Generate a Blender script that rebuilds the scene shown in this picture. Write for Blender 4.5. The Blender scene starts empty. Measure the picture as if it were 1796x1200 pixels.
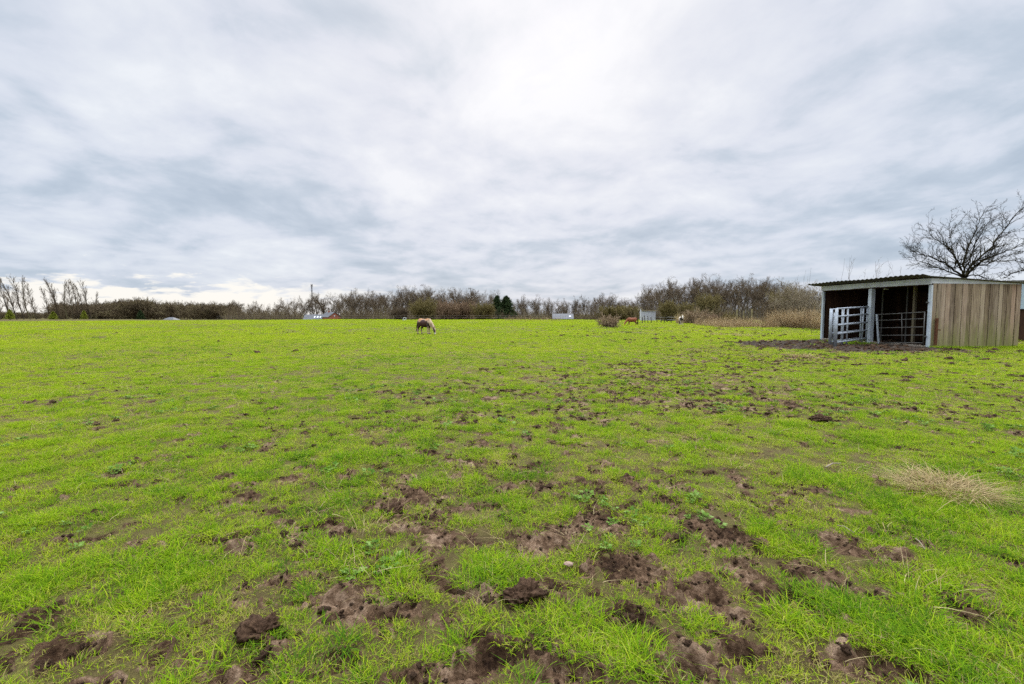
import bpy, math, random
import numpy as np
from mathutils import Vector, Matrix

random.seed(11)
rng = np.random.default_rng(11)
S = bpy.context.scene
COL = S.collection
PI = math.pi

# ------------------------------------------------------------------ camera
F, CX, CY = 798.0, 898.0, 600.0
TH = math.radians(3.5)
CAMH = 1.3
cam = bpy.data.cameras.new('camera')
cam.sensor_width = 36.0
cam.lens = 36.0 * F / 1796.0
cam.clip_start = 0.05
cam.clip_end = 9000
camo = bpy.data.objects.new('camera', cam)
COL.objects.link(camo)
camo.location = (0, 0, CAMH)
camo.rotation_euler = (PI / 2 - TH, 0, 0)
S.camera = camo


def ray(px, py):
    a = (px - CX) / F
    b = -(py - CY) / F
    return Vector((a, math.cos(TH) + b * math.sin(TH), -math.sin(TH) + b * math.cos(TH)))


def at(px, py, Y):
    d = ray(px, py)
    return d * (Y / d.y) + Vector((0, 0, CAMH))


def gnd(px, py, z=0.0):
    d = ray(px, py)
    return d * ((CAMH - z) / -d.z) + Vector((0, 0, CAMH))


# ------------------------------------------------------------------ noise in numpy
def _hash(ix, iy, seed):
    h = (ix.astype(np.int64) * 374761393 + iy.astype(np.int64) * 668265263 + seed * 974634777) & 0xffffffff
    h = ((h ^ (h >> 13)) * 1274126177) & 0xffffffff
    return ((h ^ (h >> 16)) & 0xffff) / 65535.0


def noise2(x, y, seed=0):
    x = np.asarray(x, float)
    y = np.asarray(y, float)
    ix = np.floor(x)
    iy = np.floor(y)
    fx = x - ix
    fy = y - iy
    fx = fx * fx * fx * (fx * (fx * 6 - 15) + 10)
    fy = fy * fy * fy * (fy * (fy * 6 - 15) + 10)
    a = _hash(ix, iy, seed)
    b = _hash(ix + 1, iy, seed)
    c = _hash(ix, iy + 1, seed)
    d = _hash(ix + 1, iy + 1, seed)
    return (a + (b - a) * fx + (c - a) * fy + (a - b - c + d) * fx * fy) * 2 - 1


def fbm(x, y, o=4, seed=0):
    s = 0
    a = 1.0
    t = 0
    for k in range(o):
        s = s + a * noise2(x * 2 ** k + 17.3 * k, y * 2 ** k - 9.1 * k, seed + k)
        t += a
        a *= 0.5
    return s / t


def sstep(a, b, x):
    t = np.clip((np.asarray(x, float) - a) / (b - a), 0, 1)
    return t * t * (3 - 2 * t)


def base_h(x, y):
    x = np.asarray(x, float)
    y = np.asarray(y, float)
    r = np.hypot(x, y)
    h = 0.035 * noise2(x / 2.3, y / 2.3, 5) * sstep(1, 4, r) + 0.05 * noise2(x / 11 + 3, y / 11, 6) * sstep(4, 12, r)
    h = h + 0.16 * noise2(x / 34 + 1, y / 21, 9) * sstep(30, 60, r) * (1 - sstep(-10, 25, x))
    crest = 100 + 8 * noise2(x / 60, y * 0 + 2.0, 12)
    h = h - 3.0 * sstep(0, 90, y - crest)
    return h


def bh(x, y):
    return float(base_h(x, y))


# ------------------------------------------------------------------ objects
def tag(o, label=None, cat=None, group=None, kind=None):
    if label:
        o['label'] = label
    if cat:
        o['category'] = cat
    if group:
        o['group'] = group
    if kind:
        o['kind'] = kind
    return o


def thing(name, label, cat, loc=(0, 0, 0), group=None, rz=0):
    o = bpy.data.objects.new(name, None)
    o.empty_display_size = 0.3
    COL.objects.link(o)
    o.location = loc
    o.rotation_euler = (0, 0, rz)
    return tag(o, label, cat, group)


def root_loc(o):
    v = Vector((0, 0, 0))
    while o is not None:
        v += o.location
        o = o.parent
    return v


def np_mesh(name, V, polys, tone=None, smooth=False):
    """polys: list of integer arrays (n,k)"""
    me = bpy.data.meshes.new(name)
    V = np.asarray(V, np.float32)
    me.vertices.add(len(V))
    me.vertices.foreach_set('co', V.ravel())
    polys = [np.asarray(p, np.int32) for p in polys if len(p)]
    if polys:
        li = np.concatenate([p.ravel() for p in polys])
        cnt = np.concatenate([np.full(len(p), p.shape[1], np.int32) for p in polys])
        st = np.concatenate([[0], np.cumsum(cnt)[:-1]]).astype(np.int32)
        me.loops.add(len(li))
        me.loops.foreach_set('vertex_index', li)
        me.polygons.add(len(cnt))
        me.polygons.foreach_set('loop_start', st)
        me.polygons.foreach_set('loop_total', cnt)
        if smooth:
            me.polygons.foreach_set('use_smooth', np.ones(len(cnt), bool))
    if tone is not None:
        a = me.attributes.new('tone', 'FLOAT', 'POINT')
        a.data.foreach_set('value', np.asarray(tone, np.float32))
    me.update(calc_edges=True)
    return me


def link(name, me, m=None, parent=None):
    o = bpy.data.objects.new(name, me)
    COL.objects.link(o)
    if m is not None:
        me.materials.append(m)
    if parent is not None:
        o.parent = parent
    return o


class MB:
    """collects boxes, bars and tubes and links them as ONE mesh"""

    def __init__(self):
        self.v = []
        self.f = []
        self.t = []

    def add(self, vs, fs, tone=0.5):
        b = len(self.v)
        self.v += [tuple(p) for p in vs]
        self.f += [tuple(i + b for i in f) for f in fs]
        self.t += [tone] * len(vs)

    def hexa(self, c8, tone=0.5):
        self.add(c8, [(0, 3, 2, 1), (4, 5, 6, 7), (0, 1, 5, 4), (1, 2, 6, 5), (2, 3, 7, 6), (3, 0, 4, 7)], tone)

    def bar(self, p0, p1, w, h, up=(0, 0, 1), tone=0.5):
        p0 = Vector(p0)
        p1 = Vector(p1)
        d = (p1 - p0).normalized()
        up = Vector(up)
        if abs(d.dot(up)) > 0.98:
            up = Vector((1, 0, 0))
        s = d.cross(up).normalized() * (w / 2)
        u = s.cross(d).normalized() * (h / 2)
        self.hexa([p0 - s - u, p0 + s - u, p0 + s + u, p0 - s + u, p1 - s - u, p1 + s - u, p1 + s + u, p1 - s + u], tone)

    def tube(self, pts, r, n=8, tone=0.5):
        pts = [Vector(p) for p in pts]
        rs = r if isinstance(r, (list, tuple)) else [r] * len(pts)
        d0 = (pts[1] - pts[0]).normalized()
        up = Vector((0, 0, 1)) if abs(d0.z) < 0.9 else Vector((1, 0, 0))
        vs = []
        for i, p in enumerate(pts):
            d = (pts[min(i + 1, len(pts) - 1)] - pts[max(i - 1, 0)]).normalized()
            s = d.cross(up).normalized()
            u = s.cross(d).normalized()
            for k in range(n):
                a = 2 * PI * k / n
                vs.append(p + (s * math.cos(a) + u * math.sin(a)) * rs[i])
        fs = []
        for i in range(len(pts) - 1):
            for k in range(n):
                k2 = (k + 1) % n
                fs.append((i * n + k, i * n + k2, (i + 1) * n + k2, (i + 1) * n + k))
        fs.append(tuple(range(n))[::-1])
        fs.append(tuple((len(pts) - 1) * n + k for k in range(n)))
        self.add(vs, fs, tone)

    def build(self, name, m, parent=None, bevel=0.0, smooth=False):
        me = bpy.data.meshes.new(name)
        off = root_loc(parent) if parent is not None else Vector((0, 0, 0))
        me.from_pydata([(p[0] - off.x, p[1] - off.y, p[2] - off.z) for p in self.v], [], self.f)
        a = me.attributes.new('tone', 'FLOAT', 'POINT')
        a.data.foreach_set('value', self.t)
        if smooth:
            for p in me.polygons:
                p.use_smooth = True
        me.update()
        o = link(name, me, m, parent)
        if bevel:
            b = o.modifiers.new('bevel', 'BEVEL')
            b.width = bevel
            b.segments = 1
            b.limit_method = 'ANGLE'
        return o


def copy_tree(o, parent=None):
    c = o.copy()
    COL.objects.link(c)
    if parent is not None:
        c.parent = parent
    for ch in list(o.children):
        copy_tree(ch, c)
    return c


# ------------------------------------------------------------------ materials
def nodes_of(name):
    m = bpy.data.materials.new(name)
    m.use_nodes = True
    nt = m.node_tree
    nt.nodes.clear()
    return m, nt, nt.nodes, nt.links


def ramp(ns, stops, interp='LINEAR'):
    r = ns.new('ShaderNodeValToRGB')
    r.color_ramp.interpolation = interp
    e = r.color_ramp.elements
    while len(e) > len(stops):
        e.remove(e[-1])
    while len(e) < len(stops):
        e.new(0.5)
    for k, (p, c) in enumerate(stops):
        e[k].position = p
        e[k].color = (*c, 1) if len(c) == 3 else c
    return r


def mathn(ns, ls, op, a, b=None, c=None, clamp=False):
    n = ns.new('ShaderNodeMath')
    n.operation = op
    n.use_clamp = clamp
    for i, x in enumerate((a, b, c)):
        if x is None:
            continue
        if isinstance(x, (int, float)):
            n.inputs[i].default_value = x
        else:
            ls.new(x, n.inputs[i])
    return n.outputs[0]


def mixc(ns, ls, f, a, b, mode='MIX'):
    n = ns.new('ShaderNodeMix')
    n.data_type = 'RGBA'
    n.blend_type = mode
    for i, x in ((0, f), (6, a), (7, b)):
        if isinstance(x, (int, float)):
            n.inputs[i].default_value = x
        elif isinstance(x, tuple):
            n.inputs[i].default_value = (*x, 1)
        else:
            ls.new(x, n.inputs[i])
    return n.outputs[2]


def noisen(ns, ls, vec, scale, detail=4, rough=0.55, dist=0.0):
    n = ns.new('ShaderNodeTexNoise')
    n.inputs['Scale'].default_value = scale
    n.inputs['Detail'].default_value = detail
    n.inputs['Roughness'].default_value = rough
    n.inputs['Distortion'].default_value = dist
    if vec is not None:
        ls.new(vec, n.inputs['Vector'])
    return n.outputs[0]


def attr(ns, name):
    a = ns.new('ShaderNodeAttribute')
    a.attribute_name = name
    return a


def simple(name, c1, c2, scale=6.0, rough=0.8, metal=0.0, bump=0.0, stretch=(1, 1, 1), tone=0.0, stain=None, coat=0.0):
    """two-tone noisy material in object space; tone: how strongly the per-board 'tone' attribute shifts it"""
    m, nt, ns, ls = nodes_of(name)
    out = ns.new('ShaderNodeOutputMaterial')
    b = ns.new('ShaderNodeBsdfPrincipled')
    tc = ns.new('ShaderNodeTexCoord')
    mp = ns.new('ShaderNodeMapping')
    mp.inputs['Scale'].default_value = stretch
    ls.new(tc.outputs['Object'], mp.inputs[0])
    n = noisen(ns, ls, mp.outputs[0], scale, 6, 0.62)
    f = mathn(ns, ls, 'MULTIPLY_ADD', n, 2.2, -0.6, clamp=True)
    if tone:
        a = attr(ns, 'tone')
        t = mathn(ns, ls, 'SUBTRACT', a.outputs['Fac'], 0.5)
        f = mathn(ns, ls, 'MULTIPLY_ADD', t, tone, f, clamp=True)
    col = mixc(ns, ls, f, c1, c2)
    if stain:
        sc, sp = stain
        n2 = noisen(ns, ls, tc.outputs['Object'], sp, 5, 0.7)
        k = mathn(ns, ls, 'MULTIPLY_ADD', n2, 4.0, -2.2, clamp=True)
        col = mixc(ns, ls, k, col, sc)
    ls.new(col, b.inputs['Base Color'])
    b.inputs['Roughness'].default_value = rough
    b.inputs['Metallic'].default_value = metal
    if rough > 0.75:
        b.inputs['Specular IOR Level'].default_value = 0.1
    if bump:
        bp = ns.new('ShaderNodeBump')
        bp.inputs['Strength'].default_value = bump
        bp.inputs['Distance'].default_value = 0.02
        ls.new(n, bp.inputs['Height'])
        ls.new(bp.outputs[0], b.inputs['Normal'])
    ls.new(b.outputs[0], out.inputs[0])
    return m


def leafy(name, stops, pos_scale=0.6, pos_amt=0.35, trans=0.35, big=None):
    """thin leaves, blades, straw: diffuse + translucent, colour from 'tone' and world-space noise"""
    m, nt, ns, ls = nodes_of(name)
    out = ns.new('ShaderNodeOutputMaterial')
    g = ns.new('ShaderNodeNewGeometry')
    n = noisen(ns, ls, g.outputs['Position'], pos_scale, 4, 0.6)
    a = attr(ns, 'tone')
    k = mathn(ns, ls, 'MULTIPLY_ADD', n, 2 * pos_amt, -pos_amt)
    f = mathn(ns, ls, 'ADD', a.outputs['Fac'], k, clamp=True)
    r = ramp(ns, stops)
    ls.new(f, r.inputs[0])
    col = r.outputs[0]
    if big:
        n2 = noisen(ns, ls, g.outputs['Position'], big[0], 3, 0.5)
        k2 = mathn(ns, ls, 'MULTIPLY_ADD', n2, 3.0, -1.0, clamp=True)
        k2 = mathn(ns, ls, 'MULTIPLY', k2, big[2])
        col = mixc(ns, ls, k2, col, big[1])
    d = ns.new('ShaderNodeBsdfDiffuse')
    t = ns.new('ShaderNodeBsdfTranslucent')
    ls.new(col, d.inputs[0])
    ls.new(col, t.inputs[0])
    mx = ns.new('ShaderNodeMixShader')
    mx.inputs[0].default_value = trans
    ls.new(d.outputs[0], mx.inputs[1])
    ls.new(t.outputs[0], mx.inputs[2])
    ls.new(mx.outputs[0], out.inputs[0])
    return m


M_GRASS = leafy('grass_blades', [(0.0, (0.36, 0.27, 0.12)), (0.09, (0.50, 0.42, 0.19)), (0.16, (0.44, 0.41, 0.11)), (0.28, (0.46, 0.52, 0.040)),
                                 (0.56, (0.29, 0.46, 0.018)), (0.80, (0.125, 0.285, 0.018)), (1.0, (0.035, 0.125, 0.02))],
                2.2, 0.58, 0.45, (0.09, (0.45, 0.57, 0.012), 0.5))
M_STRAW = leafy('straw', [(0.0, (0.22, 0.15, 0.07)), (0.5, (0.40, 0.30, 0.15)), (1.0, (0.55, 0.45, 0.24))], 2.0, 0.3, 0.3)
M_WEED = leafy('weed_leaves', [(0.0, (0.09, 0.18, 0.025)), (0.5, (0.18, 0.29, 0.055)), (1.0, (0.29, 0.41, 0.13))], 1.2, 0.4, 0.3)
M_REED = leafy('dry_reeds', [(0.0, (0.24, 0.15, 0.08)), (0.5, (0.46, 0.33, 0.17)), (1.0, (0.66, 0.53, 0.31))], 0.35, 0.5, 0.25)
M_NEEDLE = leafy('needles', [(0.0, (0.024, 0.042, 0.018)), (0.6, (0.055, 0.082, 0.034)), (1.0, (0.11, 0.14, 0.06))], 0.5, 0.4, 0.15)
M_EVERG = leafy('evergreen_leaves', [(0.0, (0.12, 0.15, 0.02)), (0.6, (0.27, 0.31, 0.04)), (1.0, (0.42, 0.44, 0.08))], 0.7, 0.4, 0.2)


def barkmat(name, stops, scale=0.22, amt=0.35):
    return leafy(name, stops, scale, amt, 0.0)


M_BARK = barkmat('bark', [(0.0, (0.07, 0.06, 0.045)), (0.5, (0.16, 0.14, 0.105)), (1.0, (0.27, 0.24, 0.18))])
M_TWIG = barkmat('twigs', [(0.0, (0.065, 0.048, 0.033)), (0.5, (0.135, 0.102, 0.068)), (1.0, (0.25, 0.195, 0.125))])
M_TWIGO = barkmat('olive_twigs', [(0.0, (0.10, 0.08, 0.03)), (0.5, (0.21, 0.17, 0.07)), (1.0, (0.32, 0.27, 0.12))])
M_TWIGR = barkmat('russet_twigs', [(0.0, (0.13, 0.085, 0.052)), (0.5, (0.27, 0.185, 0.115)), (1.0, (0.40, 0.29, 0.19))])
M_SCRUB = barkmat('scrub', [(0.0, (0.05, 0.038, 0.025)), (0.45, (0.12, 0.092, 0.058)), (0.8, (0.21, 0.165, 0.095)), (1.0, (0.15, 0.15, 0.06))], 0.09, 0.7)
M_DARKBARK = barkmat('dark_bark', [(0.0, (0.03, 0.025, 0.018)), (0.5, (0.06, 0.05, 0.034)), (1.0, (0.11, 0.10, 0.05))], 1.5)
M_PALEBARK = barkmat('pale_bark', [(0.0, (0.16, 0.13, 0.09)), (0.5, (0.30, 0.25, 0.17)), (1.0, (0.42, 0.36, 0.25))], 1.2)
M_GALV = simple('galvanised_steel', (0.24, 0.27, 0.30), (0.46, 0.50, 0.54), 9, 0.6, 0.3, 0.05, stain=((0.36, 0.34, 0.30), 3.0))
M_GALVD = simple('dull_steel', (0.06, 0.055, 0.048), (0.15, 0.145, 0.13), 7, 0.55, 0.4, 0.05, stain=((0.14, 0.08, 0.05), 4.0))
M_WHITEWOOD = simple('weathered_white_paint', (0.52, 0.55, 0.58), (0.70, 0.73, 0.76), 3.5, 0.6, 0, 0.2, (1, 1, 1), 0.4, ((0.40, 0.42, 0.39), 1.6))
M_POSTBLUE = simple('pale_blue_paint', (0.42, 0.48, 0.53), (0.62, 0.67, 0.71), 4, 0.55, 0, 0.1, (1, 1, .4), 0, ((0.22, 0.24, 0.22), 3.0))
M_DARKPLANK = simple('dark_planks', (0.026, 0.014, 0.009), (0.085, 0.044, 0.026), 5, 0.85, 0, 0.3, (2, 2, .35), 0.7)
M_ROOF = simple('dark_sheet', (0.05, 0.048, 0.036), (0.13, 0.125, 0.09), 4, 0.75, 0.0, 0.1, (1, 1, 1), 0, ((0.10, 0.115, 0.05), 3.0))
M_RUST = simple('rusty_iron', (0.07, 0.03, 0.018), (0.17, 0.075, 0.04), 14, 0.9, 0, 0.3)
M_WOODPOST = simple('grey_timber', (0.20, 0.17, 0.085), (0.36, 0.31, 0.17), 9, 0.85, 0, 0.3, (1, 1, .3), 0.3, ((0.20, 0.24, 0.05), 3.0))
M_DARKPOST = simple('dark_timber', (0.035, 0.028, 0.020), (0.09, 0.07, 0.05), 9, 0.9, 0, 0.3, (1, 1, .3))
M_WIRE = simple('fence_wire', (0.25, 0.25, 0.24), (0.40, 0.40, 0.38), 5, 0.5, 0.3)
M_TAPE = simple('pale_fence_tape', (0.30, 0.27, 0.24), (0.42, 0.38, 0.35), 5, 0.6)
M_SLATE = simple('grey_roofing', (0.055, 0.058, 0.064), (0.115, 0.12, 0.13), 1.1, 0.55, 0, 0, (1, 1, 1), 0.5)
M_SKYLIGHT = simple('skylight_glass', (0.72, 0.75, 0.78), (0.85, 0.87, 0.88), 1.0, 0.2)
M_PALEWALL = simple('pale_render', (0.32, 0.30, 0.27), (0.45, 0.42, 0.38), 0.8, 0.9)
M_SHEET = simple('pale_metal_sheet', (0.50, 0.53, 0.58), (0.66, 0.69, 0.74), 0.7, 0.45, 0.2, 0, (4, 4, .2))
M_BLUESHEET = simple('blue_grey_sheet', (0.34, 0.45, 0.52), (0.44, 0.55, 0.62), 1.5, 0.5, 0.1)
M_MAST = simple('mast_steel', (0.05, 0.05, 0.06), (0.10, 0.10, 0.11), 1.0, 0.5, 0.3)
M_STONE = simple('pale_stone', (0.26, 0.17, 0.12), (0.42, 0.30, 0.23), 30, 0.8, 0, 0.4)
M_STICK = simple('bleached_stick', (0.22, 0.17, 0.12), (0.38, 0.32, 0.24), 20, 0.8)
M_CONC = simple('muddy_timber_sill', (0.20, 0.16, 0.12), (0.42, 0.36, 0.29), 5, 0.9, 0, 0.4)
M_WHITEFRAME = simple('white_enamel', (0.62, 0.66, 0.66), (0.80, 0.82, 0.82), 4, 0.4)
M_LAMP = simple('lamp_cover', (0.75, 0.77, 0.80), (0.85, 0.87, 0.88), 4, 0.3)
M_HOOF = simple('hoof_horn', (0.03, 0.025, 0.02), (0.10, 0.08, 0.06), 20, 0.6)


def brick_material():
    m, nt, ns, ls = nodes_of('red_brick')
    out = ns.new('ShaderNodeOutputMaterial')
    b = ns.new('ShaderNodeBsdfPrincipled')
    tc = ns.new('ShaderNodeTexCoord')
    mp = ns.new('ShaderNodeMapping')
    mp.inputs['Rotation'].default_value = (PI / 2, 0, 0)
    ls.new(tc.outputs['Object'], mp.inputs[0])
    br = ns.new('ShaderNodeTexBrick')
    br.inputs['Color1'].default_value = (0.42, 0.12, 0.065, 1)
    br.inputs['Color2'].default_value = (0.33, 0.09, 0.05, 1)
    br.inputs['Mortar'].default_value = (0.30, 0.24, 0.19, 1)
    br.inputs['Scale'].default_value = 2.2
    br.inputs['Mortar Size'].default_value = 0.012
    ls.new(mp.outputs[0], br.inputs['Vector'])
    ls.new(br.outputs[0], b.inputs['Base Color'])
    b.inputs['Roughness'].default_value = 0.85
    ls.new(b.outputs[0], out.inputs[0])
    return m


M_BRICK = brick_material()


def sideboard_material():
    """weathered softwood: grain along z, algae climbing from the ground"""
    m, nt, ns, ls = nodes_of('weathered_boards')
    out = ns.new('ShaderNodeOutputMaterial')
    b = ns.new('ShaderNodeBsdfPrincipled')
    tc = ns.new('ShaderNodeTexCoord')
    a = attr(ns, 'tone')
    mp = ns.new('ShaderNodeMapping')
    mp.inputs['Scale'].default_value = (9, 9, 0.7)
    ls.new(tc.outputs['Object'], mp.inputs[0])
    off = ns.new('ShaderNodeVectorMath')
    off.operation = 'ADD'
    cmb = ns.new('ShaderNodeCombineXYZ')
    ls.new(mathn(ns, ls, 'MULTIPLY', a.outputs['Fac'], 37.0), cmb.inputs[2])
    ls.new(mp.outputs[0], off.inputs[0])
    ls.new(cmb.outputs[0], off.inputs[1])
    n = noisen(ns, ls, off.outputs[0], 2.2, 7, 0.68, 0.6)
    r = ramp(ns, [(0.28, (0.11, 0.075, 0.045)), (0.46, (0.25, 0.19, 0.128)), (0.60, (0.36, 0.285, 0.20)), (0.8, (0.47, 0.395, 0.295))])
    f = mathn(ns, ls, 'MULTIPLY_ADD', mathn(ns, ls, 'SUBTRACT', a.outputs['Fac'], 0.5), 0.3, n, clamp=True)
    ls.new(f, r.inputs[0])
    col = r.outputs[0]
    # pinkish and yellowish boards
    hue = ramp(ns, [(0.0, (1.0, 0.95, 0.82)), (0.5, (0.97, 0.98, 0.97)), (1.0, (1.0, 0.87, 0.82))])
    ls.new(mathn(ns, ls, 'FRACT', mathn(ns, ls, 'MULTIPLY', a.outputs['Fac'], 7.3)), hue.inputs[0])
    col = mixc(ns, ls, 1.0, col, hue.outputs[0], 'MULTIPLY')
    # green algae with a ragged upper limit
    sep = ns.new('ShaderNodeSeparateXYZ')
    ls.new(tc.outputs['Object'], sep.inputs[0])
    n2 = noisen(ns, ls, off.outputs[0], 1.0, 4, 0.6)
    hgt = mathn(ns, ls, 'MULTIPLY_ADD', n2, 3.2, -0.40)
    g = mathn(ns, ls, 'SUBTRACT', hgt, sep.outputs[2])
    g = mathn(ns, ls, 'MULTIPLY', g, 0.75, clamp=True)
    col = mixc(ns, ls, mathn(ns, ls, 'MULTIPLY', g, 0.85), col, (0.20, 0.20, 0.05))
    # knots
    vo = ns.new('ShaderNodeTexVoronoi')
    vo.inputs['Scale'].default_value = 2.6
    ls.new(tc.outputs['Object'], vo.inputs['Vector'])
    k = mathn(ns, ls, 'LESS_THAN', vo.outputs['Distance'], 0.045)
    col = mixc(ns, ls, mathn(ns, ls, 'MULTIPLY', k, 0.7), col, (0.06, 0.035, 0.02))
    ls.new(col, b.inputs['Base Color'])
    b.inputs['Roughness'].default_value = 0.85
    bp = ns.new('ShaderNodeBump')
    bp.inputs['Strength'].default_value = 0.35
    bp.inputs['Distance'].default_value = 0.01
    ls.new(n, bp.inputs['Height'])
    ls.new(bp.outputs[0], b.inputs['Normal'])
    ls.new(b.outputs[0], out.inputs[0])
    return m


M_BOARDS = sideboard_material()


def coat_material():
    m, nt, ns, ls = nodes_of('pony_coat')
    out = ns.new('ShaderNodeOutputMaterial')
    b = ns.new('ShaderNodeBsdfPrincipled')
    a = attr(ns, 'coat')
    tc = ns.new('ShaderNodeTexCoord')
    n = noisen(ns, ls, tc.outputs['Object'], 18, 4, 0.6)
    v = mathn(ns, ls, 'MULTIPLY_ADD', n, 0.6, 0.7)
    cmb = ns.new('ShaderNodeCombineXYZ')
    for i in range(3):
        ls.new(v, cmb.inputs[i])
    col = mixc(ns, ls, 1.0, a.outputs['Color'], cmb.outputs[0], 'MULTIPLY')
    ls.new(col, b.inputs['Base Color'])
    b.inputs['Roughness'].default_value = 0.7
    ls.new(b.outputs[0], out.inputs[0])
    return m


M_COAT = coat_material()

# ------------------------------------------------------------------ sky and sun
SUN_EL, SUN_AZ = 38.0, 2.0
w = bpy.data.worlds.new('World')
S.world = w
w.use_nodes = True
nt = w.node_tree
ns, ls = nt.nodes, nt.links
ns.clear()
wo = ns.new('ShaderNodeOutputWorld')
bg = ns.new('ShaderNodeBackground')
bg.inputs[1].default_value = 0.1
sky = ns.new('ShaderNodeTexSky')
sky.sky_type = 'NISHITA'
sky.sun_disc = False
sky.sun_elevation = math.radians(SUN_EL)
sky.sun_rotation = math.radians(SUN_AZ)
tc = ns.new('ShaderNodeTexCoord')
nrm = ns.new('ShaderNodeVectorMath')
nrm.operation = 'NORMALIZE'
ls.new(tc.outputs['Generated'], nrm.inputs[0])
DIR = nrm.outputs[0]
sp = ns.new('ShaderNodeSeparateXYZ')
ls.new(DIR, sp.inputs[0])
Z = mathn(ns, ls, 'MAXIMUM', sp.outputs[2], 0.0)
den = mathn(ns, ls, 'ADD', Z, 0.21)
cm = ns.new('ShaderNodeCombineXYZ')
ls.new(mathn(ns, ls, 'DIVIDE', sp.outputs[0], den), cm.inputs[0])
ls.new(mathn(ns, ls, 'DIVIDE', sp.outputs[1], den), cm.inputs[1])


def wmap(scale, loc, rot=0.0):
    mp = ns.new('ShaderNodeMapping')
    mp.inputs['Scale'].default_value = scale
    mp.inputs['Location'].default_value = loc
    mp.inputs['Rotation'].default_value = (0, 0, rot)
    ls.new(cm.outputs[0], mp.inputs[0])
    return mp.outputs[0]


n_big = noisen(ns, ls, wmap((0.62, 0.42, 1), (3.1, 1.7, 0), 0.12), 1.0, 4, 0.5, 0.5)
n_mid = noisen(ns, ls, wmap((1.9, 1.75, 1), (7.7, 4.1, 0), 0.35), 1.0, 7, 0.54, 0.3)
n_mid2 = noisen(ns, ls, wmap((1.9, 1.75, 1), (7.7, 4.27, 0), 0.35), 1.0, 7, 0.54, 0.3)
n_fine = noisen(ns, ls, wmap((5.2, 4.8, 1), (1.2, 8.8, 0)), 1.0, 6, 0.58, 0.2)
cl = mathn(ns, ls, 'MULTIPLY_ADD', n_mid, 0.62, mathn(ns, ls, 'MULTIPLY', n_big, 0.70))
cl = mathn(ns, ls, 'MULTIPLY_ADD', n_fine, 0.24, cl)          # about 0.74 on average
relief = mathn(ns, ls, 'SUBTRACT', n_mid, n_mid2)
cl = mathn(ns, ls, 'MULTIPLY_ADD', relief, 0.40, cl)
cr = ramp(ns, [(0.0, (5.05, 5.7, 6.65)), (0.28, (6.05, 6.6, 7.5)), (0.55, (7.6, 7.8, 8.6)), (0.85, (8.6, 8.7, 9.2)), (1.0, (9.2, 9.25, 9.6))])
ls.new(mathn(ns, ls, 'MULTIPLY_ADD', cl, 2.5, -1.42, clamp=True), cr.inputs[0])
CLOUD = cr.outputs[0]


def lobe(px, py, power, off=0.0):
    d = ray(px, py).normalized()
    dp = ns.new('ShaderNodeVectorMath')
    dp.operation = 'DOT_PRODUCT'
    ls.new(DIR, dp.inputs[0])
    dp.inputs[1].default_value = d
    return mathn(ns, ls, 'POWER', mathn(ns, ls, 'MAXIMUM', dp.outputs['Value'], 0.0), power)


glow = mathn(ns, ls, 'MULTIPLY', lobe(905, -60, 30.0), mathn(ns, ls, 'MULTIPLY_ADD', n_mid, 1.5, 0.15))
CLOUD = mixc(ns, ls, mathn(ns, ls, 'MULTIPLY', glow, 0.68, clamp=True), CLOUD, (10.4, 10.3, 10.4))
# the lavender grey of the middle, cool blue towards both sides
side = mathn(ns, ls, 'ABSOLUTE', sp.outputs[0])
CLOUD = mixc(ns, ls, mathn(ns, ls, 'MULTIPLY_ADD', side, 1.1, -0.25, clamp=True), CLOUD, (0.92, 0.985, 1.02), 'MULTIPLY')
# heavier cloud low down on both sides
lowb = mathn(ns, ls, 'MULTIPLY', mathn(ns, ls, 'SUBTRACT', 0.27, Z), 3.2, clamp=True)
CLOUD = mixc(ns, ls, mathn(ns, ls, 'MULTIPLY', lowb, 0.9), CLOUD, (0.86, 0.89, 0.93), 'MULTIPLY')
# clear bright slot under the cloud edge, low on the left
slot = mathn(ns, ls, 'MULTIPLY', lobe(170, 548, 13.0), 1.5)
zedge = mathn(ns, ls, 'MULTIPLY_ADD', n_fine, 0.15, 0.0)
zedge = mathn(ns, ls, 'MULTIPLY_ADD', n_mid, 0.06, zedge)
low = mathn(ns, ls, 'MULTIPLY', mathn(ns, ls, 'SUBTRACT', mathn(ns, ls, 'SUBTRACT', zedge, 0.045), Z), 40.0, clamp=True)
CLOUD = mixc(ns, ls, mathn(ns, ls, 'MULTIPLY', slot, low, clamp=True), CLOUD, (10.1, 9.8, 9.3))
# extra brightness added to the sky overhead, out of view, to light the grass
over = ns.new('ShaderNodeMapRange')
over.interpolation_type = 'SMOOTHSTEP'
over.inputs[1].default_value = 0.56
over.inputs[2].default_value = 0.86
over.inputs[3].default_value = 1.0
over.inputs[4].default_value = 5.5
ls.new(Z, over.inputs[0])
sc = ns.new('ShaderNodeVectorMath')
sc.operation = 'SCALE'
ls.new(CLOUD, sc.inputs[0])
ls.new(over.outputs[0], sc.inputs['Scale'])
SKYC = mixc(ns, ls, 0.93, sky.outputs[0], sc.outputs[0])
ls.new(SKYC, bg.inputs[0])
ls.new(bg.outputs[0], wo.inputs[0])

sun = bpy.data.lights.new('sun', 'SUN')
sun.energy = 1.5
sun.angle = math.radians(12)
sun.color = (1.0, 0.96, 0.90)
suno = bpy.data.objects.new('sun', sun)
COL.objects.link(suno)
suno.location = (0, 40, 60)
sd = Vector((math.sin(math.radians(SUN_AZ)) * math.cos(math.radians(SUN_EL)), math.cos(math.radians(SUN_AZ)) * math.cos(math.radians(SUN_EL)), math.sin(math.radians(SUN_EL))))
suno.rotation_euler = sd.to_track_quat('Z', 'Y').to_euler()

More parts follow.
